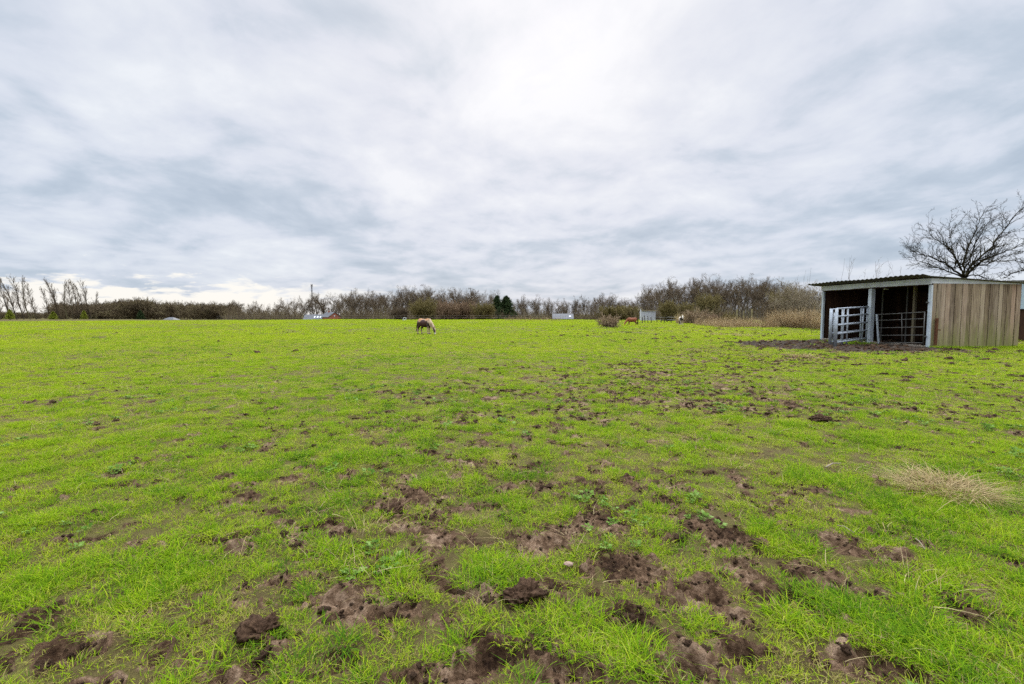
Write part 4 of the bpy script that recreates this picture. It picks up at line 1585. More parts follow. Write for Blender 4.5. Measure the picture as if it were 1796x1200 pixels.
thicket('dry_reeds', np.vstack(pts), 0.5, 1.45, 0.010, M_REED, (0.1, 1.0), 0.22, 3)


M_BRAMBLE = barkmat('bramble_canes', [(0.0, (0.17, 0.115, 0.07)), (0.5, (0.33, 0.24, 0.15)), (1.0, (0.48, 0.38, 0.25))])


# --- shrubs and bushes
def bush(px, ybase, ytop, wpx, Y, m, seed, label, n=46, cat='bush', name='bush', rad=0.03, group=None, P=SHRUB, sides=3):
    p = at(px, ybase, Y)
    z = bh(p.x, p.y)
    H = at(px, ytop, Y).z - z
    R = wpx / 2 / F * Y
    me, _ = shrub_proto(name, R, H, n, seed, m, P, rad, 1.0, sides)
    o = link(name, me, m)
    o.location = (p.x, p.y, z)
    return tag(o, label, cat, group)


DENSE = dict(SHRUB, kids=[2.2, 2.2, 1.8, 0], rmin=0.017, up=[0.05, 0.08, 0.06, 0.04], ratio=[0.62, 0.58, 0.55, 0.4])
bush(744, 562, 528, 46, 128, M_TWIGO, 1, 'round olive-green bush, leftmost of the row behind the skewbald pony', 60, P=DENSE, rad=0.05)
bush(784, 562, 531, 46, 132, M_TWIGR, 2, 'round russet-brown bush right behind the olive-green bush', 60, P=DENSE, rad=0.05)
bush(815, 562, 532, 40, 136, M_TWIGR, 3, 'smaller russet-brown bush between the larger russet bush and the olive one by the conifers', 55, P=DENSE, rad=0.05)
bush(846, 562, 535, 38, 130, M_TWIGO, 4, 'round olive-brown bush just left of the dark conifers', 55, P=DENSE, rad=0.05)
bush(703, 562, 541, 34, 138, M_TWIG, 6, 'low brown bush behind the small white stand', 45, P=DENSE, rad=0.05)
bush(1075, 562, 539, 50, 92, M_TWIGO, 7, 'wide olive-brown bush behind the low bramble mound', 60, P=DENSE, rad=0.04)
bush(1105, 562, 540, 30, 94, M_TWIGO, 8, 'olive-brown bush behind the chestnut pony', 50, P=DENSE, rad=0.04)
BR = dict(SHRUB, levels=3, nseg=[6, 4, 3], kids=[2.2, 1.8, 0], up=[-0.03, 0.02, 0.03], rmin=0.010, wob=[0.2, 0.25, 0.3])
g0 = gnd(1069, 574.5)
bush(1069, 574.5, 554, 42, g0.y, M_BRAMBLE, 9, 'low tangled brown bramble mound standing alone in the field left of the chestnut pony', 55, cat='bramble', name='bramble_bush', rad=0.012, P=BR)
g1 = gnd(1225, 570)
bush(1222, 570, 545, 52, g1.y + 5, M_BRAMBLE, 10, 'russet bramble thicket directly right of the white-faced pony', 90, cat='bramble', name='bramble_bush', rad=0.016, P=BR)
bush(1258, 571, 552, 44, g1.y, M_TWIGR, 11, 'low brown bramble bush between the russet thicket and the greenish one', 80, cat='bramble', name='bramble_bush', rad=0.016, P=BR)
bush(1280, 571, 551, 30, g1.y - 2, M_TWIGO, 12, 'greenish bramble bush beside the left timber post of the wire-mesh fence', 70, cat='bramble', name='bramble_bush', rad=0.016, P=BR)
bush(1176, 566, 532, 36, 84, M_TWIGO, 13, 'upright olive shrub hiding the right half of the white shed', 50, name='shrub', rad=0.03, P=DENSE)
bush(1205, 566, 535, 30, 86, M_TWIGO, 14, 'upright olive shrub behind the white-faced pony', 45, name='shrub', rad=0.03, P=DENSE)
bush(1240, 566, 520, 40, 92, M_TWIGO, 15, 'tall olive shrub behind the russet bramble thicket', 50, name='shrub', rad=0.03, P=DENSE)
bush(1404, 572, 498, 84, 46, M_PALEBARK, 16, 'pale grey twiggy shrub against the far end of the shelter', 40, name='shrub', rad=0.02, P=dict(SHRUB, rmin=0.008))
bush(1345, 570, 528, 46, 62, M_TWIG, 17, 'brown twiggy shrub behind the reeds left of the leaning tree', 34, name='shrub', rad=0.025, P=dict(SHRUB, rmin=0.011))
bush(1375, 570, 508, 60, 66, M_TWIGO, 18, 'tall olive twiggy shrub behind the leaning pale tree', 36, name='shrub', rad=0.025, P=dict(SHRUB, rmin=0.012))
# straw heap on top of the thicket
v, q, t, tn = blades(900, 1.5, 0.5, 1.1, 0.03, 3, 0.9, 0.75, 0.2, 0.0)
p = at(1214, 549, g1.y + 5.5)
o = link('straw_heap', np_mesh('straw_heap', v, [q, t], tn), M_STRAW)
lz = bh(p.x, p.y)
o.location = (p.x, p.y + 1.6, lz)
o.scale = (1.0, 0.8, 1.9)
tag(o, 'pale heap of dead grass behind the russet bramble thicket', 'dead grass')


# --- conifers
def conifer(name, px, ybase, ytop, wpx, Y, m, label, seed, slim=1.0, cat='conifer', group=None):
    rs = random.Random(seed)
    p = at(px, ybase, Y)
    z = bh(p.x, p.y)
    H = at(px, ytop, Y).z - z
    R = wpx / 2 / F * Y
    root = thing(name, label, cat, (p.x, p.y, z), group)
    mb = MB()
    mb.tube([(p.x, p.y, z - 0.1), (p.x, p.y, z + H * 0.5), (p.x, p.y, z + H * 0.97)], [R * 0.07, R * 0.05, 0.01], 7)
    mb.build('trunk', M_DARKBARK, root)
    V, Q, T = [], [], []
    nb = 420
    for k in range(nb):
        f = rs.random() ** 0.8
        zb = H * (0.04 + 0.95 * f)
        L = R * (1 - f) ** 0.65 * rs.uniform(0.6, 1.12) + R * 0.05
        a = rs.uniform(0, 2 * PI)
        droop = rs.uniform(-0.25, 0.25)
        for j in range(9):
            s = (j + 0.5) / 9
            c = Vector((math.cos(a) * L * s, math.sin(a) * L * s, zb + L * s * droop - 0.12 * L * s * s))
            for q_ in range(2):
                d = Vector((rs.gauss(0, 1), rs.gauss(0, 1), rs.gauss(0.2, 0.6))).normalized() * (R * rs.uniform(0.10, 0.2))
                e = Vector((rs.gauss(0, 1), rs.gauss(0, 1), rs.gauss(0, 0.5))).normalized() * (R * rs.uniform(0.03, 0.06))
                b = len(V)
                V += [c - e, c + e, c + d]
                Q.append((b, b + 1, b + 2))
                tt = min(1, max(0, rs.gauss(0.45, 0.2)))
                T += [tt] * 3
    link('crown', np_mesh('crown', [tuple(v) for v in V], [np.array(Q)], T), m, root)
    return root


conifer('conifer_tree', 888, 562, 521, 50, 150, M_NEEDLE, 'dark green conical fir at the wood edge, right one of the dark pair', 21)
conifer('conifer_tree', 872, 562, 519, 38, 155, M_NEEDLE, 'dark green narrow fir close to the left of the broader fir', 22)
conifer('conifer_tree', 247, 563, 545, 16, 300, M_NEEDLE, 'dark green fir in front of the far wood on the left', 23)
conifer('evergreen_bush', 18, 562, 543, 16, 106, M_EVERG, 'small conical yellow-green evergreen at the left edge below the leaning poplars', 24, cat='evergreen')
conifer('evergreen_bush', 94, 562, 547, 15, 106, M_EVERG, 'small rounded yellow-green evergreen below the middle of the bare poplars', 25, cat='evergreen')
conifer('evergreen_bush', 148, 562, 545, 12, 106, M_EVERG, 'small yellow-green evergreen at the right end of the bare poplars', 26, cat='evergreen')

# --- leaning poplars on the left
pp = [tree_proto('bare_poplar', 12.0, POPLAR, 300 + k, 0.13, (-0.08 - 0.03 * k, 0.03), M_DARKBARK, M_TWIG) for k in range(5)]
for k, (px, yt, lean) in enumerate(((-6, 492, 0.10), (12, 484, 0.18), (24, 480, 0.22), (36, 482, 0.20), (48, 484, 0.22), (58, 496, 0.24), (82, 503, 0.15), (96, 490, 0.06), (100, 496, 0.0), (113, 492, 0.08), (122, 494, 0.06), (132, 490, 0.08), (142, 500, 0.02), (154, 492, 0.02), (164, 512, 0.0))):
    t = copy_tree(pp[(k * 3) % 5])
    Y = 118 + (k * 5) % 13
    p = at(px + 6, 551, Y)
    z = bh(p.x, p.y)
    s = (at(px, yt, Y).z - z) / 12.0
    t.location = (p.x, p.y, z)
    t.scale = (s, s, s)
    t.rotation_euler = (0, -lean * 0.6, (k * 0.37) % 0.5 - 0.25)
    lab, g = ('tall bare poplar leaning left in the cluster at the left edge', 'leaning poplars at the left edge') if px < 70 else ('slim bare upright poplar in the row left of the far wood', 'slim poplars left of the far wood')
    tag(t, lab, 'tree', g)
for p in pp:
    for c in list(p.children):
        bpy.data.objects.remove(c)
    bpy.data.objects.remove(p)


M_FRUIT = barkmat('fruit_tree_bark', [(0.0, (0.012, 0.010, 0.008)), (0.5, (0.028, 0.023, 0.016)), (1.0, (0.06, 0.055, 0.028))], 1.5)


# --- trees drawn limb by limb
def limb_tree(name, label, limbs, Y, bark, twig, seed, P, L0, rmin=0.006, trunk_pts=None, trunk_r=(0.15, 0.1), cat='tree', sides=4):
    """limbs: [(list of (px,py,dY), r0, r1)]; twigs sprout along every limb"""
    rs = random.Random(seed)
    base = trunk_pts[0]
    root = thing(name, label, cat, tuple(base))
    mb = MB()
    n = len(trunk_pts)
    mb.tube(trunk_pts, [trunk_r[0] + (trunk_r[1] - trunk_r[0]) * i / (n - 1) for i in range(n)], 9)
    mb.build('trunk', bark, root, smooth=True)
    segs = []
    for (pl, r0, r1) in limbs:
        pts_ = [at(px, py, Y + dy) for (px, py, dy) in pl]
        fine = []
        for i in range(len(pts_) - 1):
            for s in range(4):
                fine.append(pts_[i].lerp(pts_[i + 1], s / 4) + Vector((rs.gauss(0, .02), rs.gauss(0, .03), rs.gauss(0, .02))))
        fine.append(pts_[-1])
        m_ = len(fine) - 1
        for i in range(m_):
            ra, rb = r0 + (r1 - r0) * i / m_, r0 + (r1 - r0) * (i + 1) / m_
            tn = rs.random()
            segs.append((tuple(fine[i]), tuple(fine[i + 1]), ra, rb, tn))
            if i < 3:
                continue
            d = (fine[i + 1] - fine[i]).normalized()
            for _ in range(2 if rs.random() < 0.75 else 1):
                ax = d.orthogonal().normalized()
                ax.rotate(Matrix.Rotation(rs.uniform(0, 2 * PI), 3, d))
                nd = d.copy()
                nd.rotate(Matrix.Rotation(rs.uniform(0.5, 1.1), 3, ax))
                nd = (nd + Vector((0, 0, 0.25))).normalized()
                out = [[] for _ in range(P['levels'])]
                grow(rs, fine[i].lerp(fine[i + 1], rs.random()), nd, L0 * rs.uniform(0.5, 1.2) * (1 - 0.35 * i / m_), max(rb * 0.5, rmin * 1.3), 0, dict(P, rmin=rmin), out)
                segs += [s for l in out for s in l]
    v, q, t = tubes(segs, sides)
    v = v - np.array(base)[None, :]
    link('crown', np_mesh('crown', v, [q], t), twig, root)
    return root


APT = dict(SHRUB, levels=3, nseg=[7, 5, 3], kids=[0.75, 0.6, 0], up=[0.05, 0.05, 0.04], wob=[0.13, 0.16, 0.18], ang=[0.75, 0.7, 0.5], ratio=[0.5, 0.45, 0.4], start=[0.12, 0.1, 0], taper=[0.3, 0.35, 0.5], shape=[0.4, 0.3, 0, 0])
YT = 24.5
b0 = at(1693, 551, YT)
b0.z = hz(b0.x, b0.y) - 0.05
fk = at(1692, 488, YT)
limb_tree('bare_tree', 'dark bare spreading fruit tree rising behind the shelter roof', [
    ([(1692, 488, 0), (1700, 470, 0.1), (1722, 450, 0.3), (1745, 425, 0.4), (1765, 398, 0.5), (1785, 372, 0.6), (1806, 358, 0.8)], 0.075, 0.007),
    ([(1692, 488, 0), (1700, 476, -0.3), (1722, 458, -0.8), (1752, 446, -1.2), (1780, 434, -1.5), (1815, 418, -1.8)], 0.065, 0.007),
    ([(1692, 488, 0), (1690, 465, 0.2), (1694, 440, 0.6), (1706, 415, 0.9), (1718, 390, 1.1), (1728, 366, 1.2)], 0.065, 0.007),
    ([(1692, 488, 0), (1684, 468, -0.3), (1672, 448, -0.7), (1658, 430, -1.0), (1640, 418, -1.3), (1625, 404, -1.6)], 0.06, 0.007),
    ([(1692, 488, 0), (1676, 474, 0.2), (1655, 460, 0.6), (1630, 450, 0.9), (1608, 446, 1.1), (1592, 436, 1.3)], 0.055, 0.007),
    ([(1692, 488, 0), (1668, 478, -0.4), (1645, 470, -0.9), (1622, 462, -1.2), (1600, 448, -1.4)], 0.045, 0.009),
    ([(1692, 470, 0), (1704, 448, -0.5), (1712, 424, -0.9), (1724, 402, -1.3), (1738, 384, -1.5)], 0.045, 0.009),
    ([(1700, 470, 0), (1730, 464, 0.6), (1760, 452, 1.1), (1790, 440, 1.5)], 0.04, 0.010),
    ([(1680, 462, 0), (1672, 440, 0.3), (1668, 418, 0.5), (1662, 398, 0.8)], 0.035, 0.008),
    ([(1694, 486, 0), (1712, 482, -0.3), (1728, 488, -0.8), (1738, 497, -1.1)], 0.03, 0.008),
], YT, M_FRUIT, M_FRUIT, 5, APT, 1.35, 0.0058, [b0, at(1694, 520, YT), fk], (0.15, 0.10))
# the neighbour whose branches reach in at the right edge
b1_ = at(1835, 551, 27)
b1_.z = hz(b1_.x, b1_.y) - 0.05
limb_tree('bare_tree', 'bare tree at the right edge of which only a few arching branches show', [
    ([(1835, 500, 0), (1815, 478, 0), (1795, 474, 0.2), (1772, 482, 0.3), (1755, 490, 0.4)], 0.05, 0.010),
    ([(1835, 500, 0), (1815, 470, -0.3), (1796, 462, -0.5), (1780, 456, -0.7)], 0.045, 0.008),
    ([(1835, 500, 0), (1830, 460, 0.3), (1820, 425, 0.6)], 0.06, 0.012)], 27, M_FRUIT, M_FRUIT, 6, APT, 0.6, 0.0065, [b1_, at(1835, 500, 27)], (0.13, 0.08))
# leaning pale tree by the reeds
gb = gnd(1367, 573.5)
gb.z = hz(gb.x, gb.y) - 0.05
YL = gb.y
limb_tree('leaning_tree', 'pale dead tree leaning right out of the dry reeds', [
    ([(1380, 553, 0), (1390, 542, 0.2), (1400, 532, 0.4), (1412, 524, 0.6), (1428, 518, 0.8)], 0.07, 0.02),
    ([(1386, 546, 0), (1384, 532, -0.3), (1380, 518, -0.6), (1378, 508, -0.7)], 0.05, 0.015),
    ([(1392, 540, 0), (1404, 540, -0.5), (1418, 546, -0.9), (1430, 553, -1.2)], 0.05, 0.015),
    ([(1396, 536, 0), (1402, 522, 0.3), (1406, 510, 0.6)], 0.04, 0.012),
    ([(1388, 543, 0), (1370, 536, 0.6), (1352, 530, 1.0)], 0.035, 0.012)], YL, M_PALEBARK, M_PALEBARK, 8, APT, 1.3, 0.011, [gb, at(1372, 563, YL), at(1380, 553, YL), at(1392, 540, YL)], (0.14, 0.07))

# saplings and shoots sticking up behind the shelter roof
SAP = dict(SHRUB, levels=3, nseg=[7, 4, 3], kids=[1.3, 1.0, 0], start=[0.4, 0.1, 0], ang=[0.5, 0.5, 0.4], ratio=[0.25, 0.45, 0.4], up=[0.0, 0.06, 0.04], wob=[0.05, 0.12, 0.15], taper=[0.25, 0.4, 0.5], rmin=0.005)
sap = [(1409, 476, 30), (1427, 470, 30), (1466, 452, 28.5), (1474, 458, 28.8), (1483, 448, 28.5), (1493, 451, 29), (1501, 462, 28.6), (1538, 449, 29), (1516, 470, 29.5), (1568, 460, 28), (1582, 466, 28.6), (1590, 452, 28.2)]
for k, (px, yt, Y) in enumerate(sap):
    p = at(px + rng.uniform(-3, 3), 551, Y)
    z = hz(p.x, p.y)
    H = at(px, yt, Y).z - z
    rs = random.Random(900 + k)
    out = [[] for _ in range(3)]
    grow(rs, Vector((0, 0, -0.05)), Vector((rs.gauss(0, .08), rs.gauss(0, .05), 1)).normalized(), H, 0.022 if px == 1538 else 0.014, 0, SAP if px > 1500 else dict(SAP, kids=[0.5, 0.6, 0]), out)
    seg = [s for l in out for s in l]
    kz = H / max(s[1][2] for s in seg)
    seg = [((s[0][0], s[0][1], s[0][2] * kz), (s[1][0], s[1][1], s[1][2] * kz), s[2], s[3], s[4]) for s in seg]
    v, q, t = tubes(seg, 4)
    o = link('sapling', np_mesh('sapling', v, [q], t), M_TWIG)
    o.location = (p.x, p.y, z)
    if px == 1538:
        lab = 'branched young sapling rising above the middle of the shelter roof'
    elif px < 1440:
        lab = 'thin bare shoot above the far corner of the shelter roof'
    elif px < 1510:
        lab = 'straight bare shoot above the left half of the shelter roof'
    else:
        lab = 'thin bare sapling above the roof between the branched sapling and the fruit tree'
    tag(o, lab, 'sapling', 'saplings behind the shelter')


# ------------------------------------------------------------------ buildings in the distance
def gable(mbw, mbr, c, L, W, He, Hr, rz, over=0.25, th=0.12):
    """walls with gables into mbw, two roof slabs into mbr; ridge along local x"""
    R = Matrix.Rotation(rz, 3, 'Z')

    def T(x, y, z):
        v = R @ Vector((x, y, 0))
        return Vector((c[0] + v.x, c[1] + v.y, c[2] + z))
    a, b = L / 2, W / 2
    mbw.add([T(-a, -b, 0), T(a, -b, 0), T(a, b, 0), T(-a, b, 0), T(-a, -b, He), T(a, -b, He), T(a, b, He), T(-a, b, He), T(-a, 0, Hr), T(a, 0, Hr)],
            [(0, 1, 5, 4), (2, 3, 7, 6), (1, 2, 6, 9, 5), (3, 0, 4, 8, 7)])
    sl = (Hr - He) / b
    for s in (-1, 1):
        e = b + over
        lo = [T(-a - over, s * e, He - sl * over), T(a + over, s * e, He - sl * over), T(a + over, 0, Hr), T(-a - over, 0, Hr)]
        mbr.hexa([p + Vector((0, 0, 0.02)) for p in lo] + [p + Vector((0, 0, 0.02 + th)) for p in lo])
    return T


# red brick house
YH = 205
p = at(580, 551, YH)
zh = bh(p.x, p.y)
hs = thing('brick_house', 'red brick house with grey roof and low wing at the wood edge', 'house', (p.x, p.y, zh))
w_, r_ = MB(), MB()
zr, ze = at(580, 548, YH).z - zh, at(580, 556, YH).z - zh
T = gable(w_, r_, (p.x, p.y, zh), 5.4, 6.6, ze, zr, math.radians(148))
w_.build('wall', M_BRICK, hs)
r_.build('roof', M_SLATE, hs)
mb = MB()
q = T(-2.73, 0.4, ze + 0.4)
R_ = Matrix.Rotation(math.radians(148), 3, 'Z')
ex, ey = R_ @ Vector((1, 0, 0)), R_ @ Vector((0, 1, 0))
for (dy, dz, ww, hh) in ((0.0, 0.2, 0.6, 0.6), (-1.6, -2.6, 1.1, 1.2), (1.6, -2.6, 1.1, 1.2)):
    c = T(-2.73, dy, ze + dz)
    mb = MB()
    mb.hexa([c - ey * ww / 2 - ex * 0.03, c + ey * ww / 2 - ex * 0.03, c + ey * ww / 2 + ex * 0.02, c - ey * ww / 2 + ex * 0.02] + [v + Vector((0, 0, hh)) for v in (c - ey * ww / 2 - ex * 0.03, c + ey * ww / 2 - ex * 0.03, c + ey * ww / 2 + ex * 0.02, c - ey * ww / 2 + ex * 0.02)])
    mb.build('window', M_WHITEFRAME, hs)
w_, r_ = MB(), MB()
pw = at(551, 551, YH - 1)
zr2, ze2 = at(551, 552.3, YH).z - zh, at(551, 561, YH).z - zh
T2 = gable(w_, r_, (pw.x, pw.y, zh), 7.6, 6.0, ze2, zr2, math.radians(8))
w_.build('wall', M_BRICK, hs)['label'] = 'low wing wall'
r_.build('roof', M_SLATE, hs)['label'] = 'low wing roof'
for dx in (0.3, 1.6, 2.7):
    mb = MB()
    sl = (zr2 - ze2) / 3.0
    c0 = [T2(dx + a, -y_, ze2 + (3.0 - y_) * sl + 0.15) for (a, y_) in ((0, 2.0), (0.6, 2.0), (0.6, 1.1), (0, 1.1))]
    mb.hexa(c0 + [v + Vector((0, 0, 0.06)) for v in c0])
    mb.build('skylight', M_SKYLIGHT, hs)
mb = MB()
c = T(1.2, 0, zr - 0.5)
mb.bar(c, c + Vector((0, 0, 1.2)), 0.6, 0.6)
mb.build('chimney', M_BRICK, hs)
# hipped roof peeping over the crest on the left
YB = 230
p = at(300, 551, YB)
zb = bh(p.x, p.y)
hb = thing('bungalow', 'pale hipped roof of a bungalow peeping over the field on the left', 'house', (p.x, p.y, zb))
z1_, z0_ = at(300, 556.6, YB).z, at(300, 561.5, YB).z
mb = MB()
W2, D2 = 3.1, 2.8
mb.add([(p.x - W2, p.y - D2, z0_), (p.x + W2, p.y - D2, z0_), (p.x + W2, p.y + D2, z0_), (p.x - W2, p.y + D2, z0_), (p.x - 1.1, p.y, z1_), (p.x + 1.1, p.y, z1_)],
       [(0, 1, 5, 4), (2, 3, 4, 5), (1, 2, 5), (3, 0, 4), (3, 2, 1, 0)])
mb.build('roof', M_SLATE, hb)
mb = MB()
mb.hexa([(p.x - 2.8, p.y - 2.5, zb - .2), (p.x + 2.8, p.y - 2.5, zb - .2), (p.x + 2.8, p.y + 2.5, zb - .2), (p.x - 2.8, p.y + 2.5, zb - .2), (p.x - 2.8, p.y - 2.5, z0_), (p.x + 2.8, p.y - 2.5, z0_), (p.x + 2.8, p.y + 2.5, z0_), (p.x - 2.8, p.y + 2.5, z0_)])
mb.build('wall', M_PALEWALL, hb)
# grey-roofed barn
YG = 150
p = at(987, 551, YG)
zg = bh(p.x, p.y)
bn = thing('barn', 'low barn with grey ribbed roof and pale wall at the middle of the wood edge', 'barn', (p.x, p.y, zg))
w_, r_ = MB(), MB()
ze, zr = at(987, 559.5, YG).z - zg, at(987, 551, YG).z - zg
T = gable(w_, r_, (p.x, p.y, zg), 6.6, 5.0, ze, zr, math.radians(-4), 0.15)
w_.build('wall', M_PALEWALL, bn)
r_.build('roof', M_SLATE, bn)
mb = MB()
sl = (zr - ze) / 2.5
for k in range(9):
    x_ = -3.2 + 6.4 * k / 8
    mb.bar(T(x_, -2.6, ze - 0.1 * sl + 0.17), T(x_, -0.02, zr + 0.16), 0.05, 0.05)
mb.build('roof_rib', M_MAST, bn)
mb = MB()
c0 = [T(2.0 + a, -y_, ze + (2.5 - y_) * sl + 0.16) for (a, y_) in ((0, 1.7), (0.6, 1.7), (0.6, 1.1), (0, 1.1))]
mb.hexa(c0 + [v + Vector((0, 0, 0.06)) for v in c0])
mb.build('skylight', M_SKYLIGHT, bn)
# white shed behind the chestnut pony
YW = 88
pa, pb = at(1124.5, 551, YW), at(1176, 551, YW + 6)
zs = bh(pa.x, pa.y)
ws = thing('white_shed', 'white corrugated metal shed behind the dark fence stakes', 'shed', (pa.x, pa.y, zs))
zt = at(1130, 545.5, YW).z
mb = MB()
pm = at(1150, 551, YW + 3)
n = 24
for k in range(n):
    a, b = pa.lerp(pm, k / n), pa.lerp(pm, (k + 1) / n)
    dy = 0.012 * (k % 2)
    mb.hexa([(a.x, a.y + dy, zs - .1), (b.x, b.y + dy, zs - .1), (b.x, b.y + 1.0, zs - .1), (a.x, a.y + 1.0, zs - .1), (a.x, a.y + dy, zt), (b.x, b.y + dy, zt), (b.x, b.y + 1.0, zt), (a.x, a.y + 1.0, zt)])
mb.build('wall', M_SHEET, ws)
mb = MB()
mb.bar((pa.x - 0.12, pa.y - 0.1, zs), (pa.x - 0.12, pa.y - 0.1, at(1124, 543, YW).z), 0.14, 0.14)
mb.build('corner_post', M_WHITEFRAME, ws)
mb = MB()
mb.bar((pa.x - 0.1, pa.y - 0.12, zt + 0.05), (pb.x, pb.y - 0.12, zt + 0.12), 0.12, 0.12)
mb.build('ridge_beam', M_PALEBARK, ws)
mb = MB()
mb.bar((pb.x, pb.y, zs), (pb.x, pb.y, zt + 0.1), 0.16, 0.16)
mb.build('end_post', M_DARKPOST, ws)
# lattice mast
YM = 260
p = at(548, 551, YM)
zm_ = bh(p.x, p.y)
ztop = at(548, 499, YM).z
ms = thing('lattice_mast', 'grey lattice radio mast standing above the wood near the brick house', 'mast', (p.x, p.y, zm_))
mb = MB()
wA, wB = 0.36, 0.2


def mc(k, f):
    ww = wA + (wB - wA) * f
    return Vector((p.x + ww * (-1 if k in (0, 3) else 1), p.y + ww * (-1 if k < 2 else 1), zm_ + (ztop - zm_) * f))


for k in range(4):
    mb.tube([mc(k, 0), mc(k, 1)], 0.06, 5)
ns_ = 14
for i in range(ns_):
    for k in range(4):
        mb.tube([mc(k, i / ns_), mc((k + 1) % 4, (i + 1) / ns_)], 0.035, 4)
        mb.tube([mc(k, i / ns_), mc((k + 1) % 4, i / ns_)], 0.03, 4)
mb.build('lattice', M_MAST, ms)
for (f, a) in ((0.97, 0.4), (0.94, 2.3), (0.97, 4.2)):
    mb = MB()
    c = Vector((p.x + math.cos(a) * 0.5, p.y + math.sin(a) * 0.5, zm_ + (ztop - zm_) * f))
    mb.bar(c - Vector((0, 0, 0.9)), c + Vector((0, 0, 0.9)), 0.16, 0.1)
    mb.build('antenna', M_MAST, ms)

# small white frame at the field edge
Yf = 99
p = at(709, 560, Yf)
zf = bh(p.x, p.y)
fr = thing('goal_stand', 'small white tilted rectangular stand at the field edge left of the round bushes', 'stand', (p.x, p.y, zf))
A = [at(706.5, 563, Yf), at(711.5, 563, Yf), at(712.5, 557.5, Yf), at(707.5, 557.5, Yf)]
for (a, b) in ((0, 3), (1, 2)):
    mb = MB()
    mb.tube([A[a], A[b]], 0.05, 6)
    mb.build('leg', M_WHITEFRAME, fr)
for (f) in (0.32, 1.0):
    mb = MB()
    mb.tube([A[0].lerp(A[3], f), A[1].lerp(A[2], f)], 0.05, 6)
    mb.build('crossbar', M_WHITEFRAME, fr)

# ------------------------------------------------------------------ fences
# tape fence along the crest
fc = thing('tape_fence', 'pale tape fence on thin posts along the far field edge before the wood', 'fence', (0, 0, 0))
Yc = 103
xs = [380, 425, 470, 515, 560, 603, 645, 690, 735, 780, 825, 870, 915, 960]
tops = []
for px in xs:
    q = at(px, 551, Yc + 2 * math.sin(px))
    z = bh(q.x, q.y)
    mb = MB()
    mb.tube([(q.x, q.y, z - .1), (q.x, q.y, z + 1.05)], 0.03, 6)
    mb.build('post', M_DARKPOST if (px // 5) % 3 else M_WOODPOST, fc)
    tops.append(Vector((q.x, q.y - 0.05, z)))
for hh in (0.55, 0.98):
    mb = MB()
    for a, b in zip(tops[:-1], tops[1:]):
        mb.bar(a + Vector((0, 0, hh)), b + Vector((0, 0, hh)), 0.01, 0.022)
    mb.build('tape', M_TAPE, fc)
# dark crooked stakes
sf = thing('stake_fence', 'fence of dark crooked stakes in front of the white shed', 'fence', (0, 0, 0))
stops = []
for k, px in enumerate((1126, 1131, 1136, 1142, 1152, 1159, 1165, 1170, 1177, 1186, 1189, 1226, 1232)):
    Y = 66 + 6 * ((k * 37) % 10) / 10
    q = at(px, 566, Y)
    z = bh(q.x, q.y)
    tp = at(px + rng.uniform(-1.2, 1.2), rng.uniform(552, 558), Y)
    mb = MB()
    mb.tube([(q.x, q.y, z - .1), ((q.x + tp.x) / 2 + 0.04, q.y, (z + tp.z) / 2), (tp.x, q.y, tp.z)], [0.07, 0.06, 0.045], 6)
    mb.build('post', M_DARKPOST, sf)
    stops.append(Vector((q.x, q.y, z)))
stops.sort(key=lambda v: v.x)
for hh in (0.45, 0.85):
    mb = MB()
    mb.tube([s + Vector((0, 0, hh)) for s in stops], 0.008, 4)
    mb.build('wire', M_WIRE, sf)
# wire-mesh fence with timber posts
wf = thing('mesh_fence', 'tall wire-mesh fence on timber posts behind the dry reeds', 'fence', (0, 0, 0))
mp_ = []
for k, (px, yt, yb) in enumerate(((1268, 545, 566), (1292, 543, 566), (1304, 545, 566), (1318, 542, 566), (1354, 549, 566), (1391, 549, 566), (1430, 540, 566))):
    Y = 60 - k * 1.6
    q = at(px, yb, Y)
    z = bh(q.x, q.y)
    zt = at(px, yt, Y).z
    mb = MB()
    r = 0.09 if px in (1292, 1318) else 0.05
    mb.tube([(q.x, q.y, z - .1), (q.x, q.y, zt)], r, 8)
    mb.build('post', M_WOODPOST if px in (1292, 1304, 1318) else M_DARKPOST, wf)
    mp_.append((q.x, q.y, z))
mb = MB()
for a, b in zip(mp_[:-1], mp_[1:]):
    a, b = Vector(a), Vector(b)
    for j in range(9):
        hh = 0.12 + j * 0.19
        mb.bar(a + Vector((0, 0, hh)), b + Vector((0, 0, hh)), 0.006, 0.006)
    nn = int((b - a).length / 0.3)
    for j in range(nn):
        q = a.lerp(b, j / nn)
        mb.bar(q, q + Vector((0, 0, 1.64)), 0.005, 0.005)
mb.build('wire_mesh', M_WIRE, wf)


# ------------------------------------------------------------------ ponies
def ell(V, Fc, c, r, rot=None, nu=14, nv=9):
    b = len(V)
    for j in range(nv + 1):
        ph = PI * j / nv
        for i in range(nu):
            a = 2 * PI * i / nu
            p = Vector((r[0] * math.sin(ph) * math.cos(a), r[1] * math.sin(ph) * math.sin(a), r[2] * math.cos(ph)))
            if rot is not None:
                p = rot @ p
            V.append(tuple(Vector(c) + p))
    for j in range(nv):
        for i in range(nu):
            i2 = (i + 1) % nu
            Fc.append((b + j * nu + i, b + (j + 1) * nu + i, b + (j + 1) * nu + i2, b + j * nu + i2))


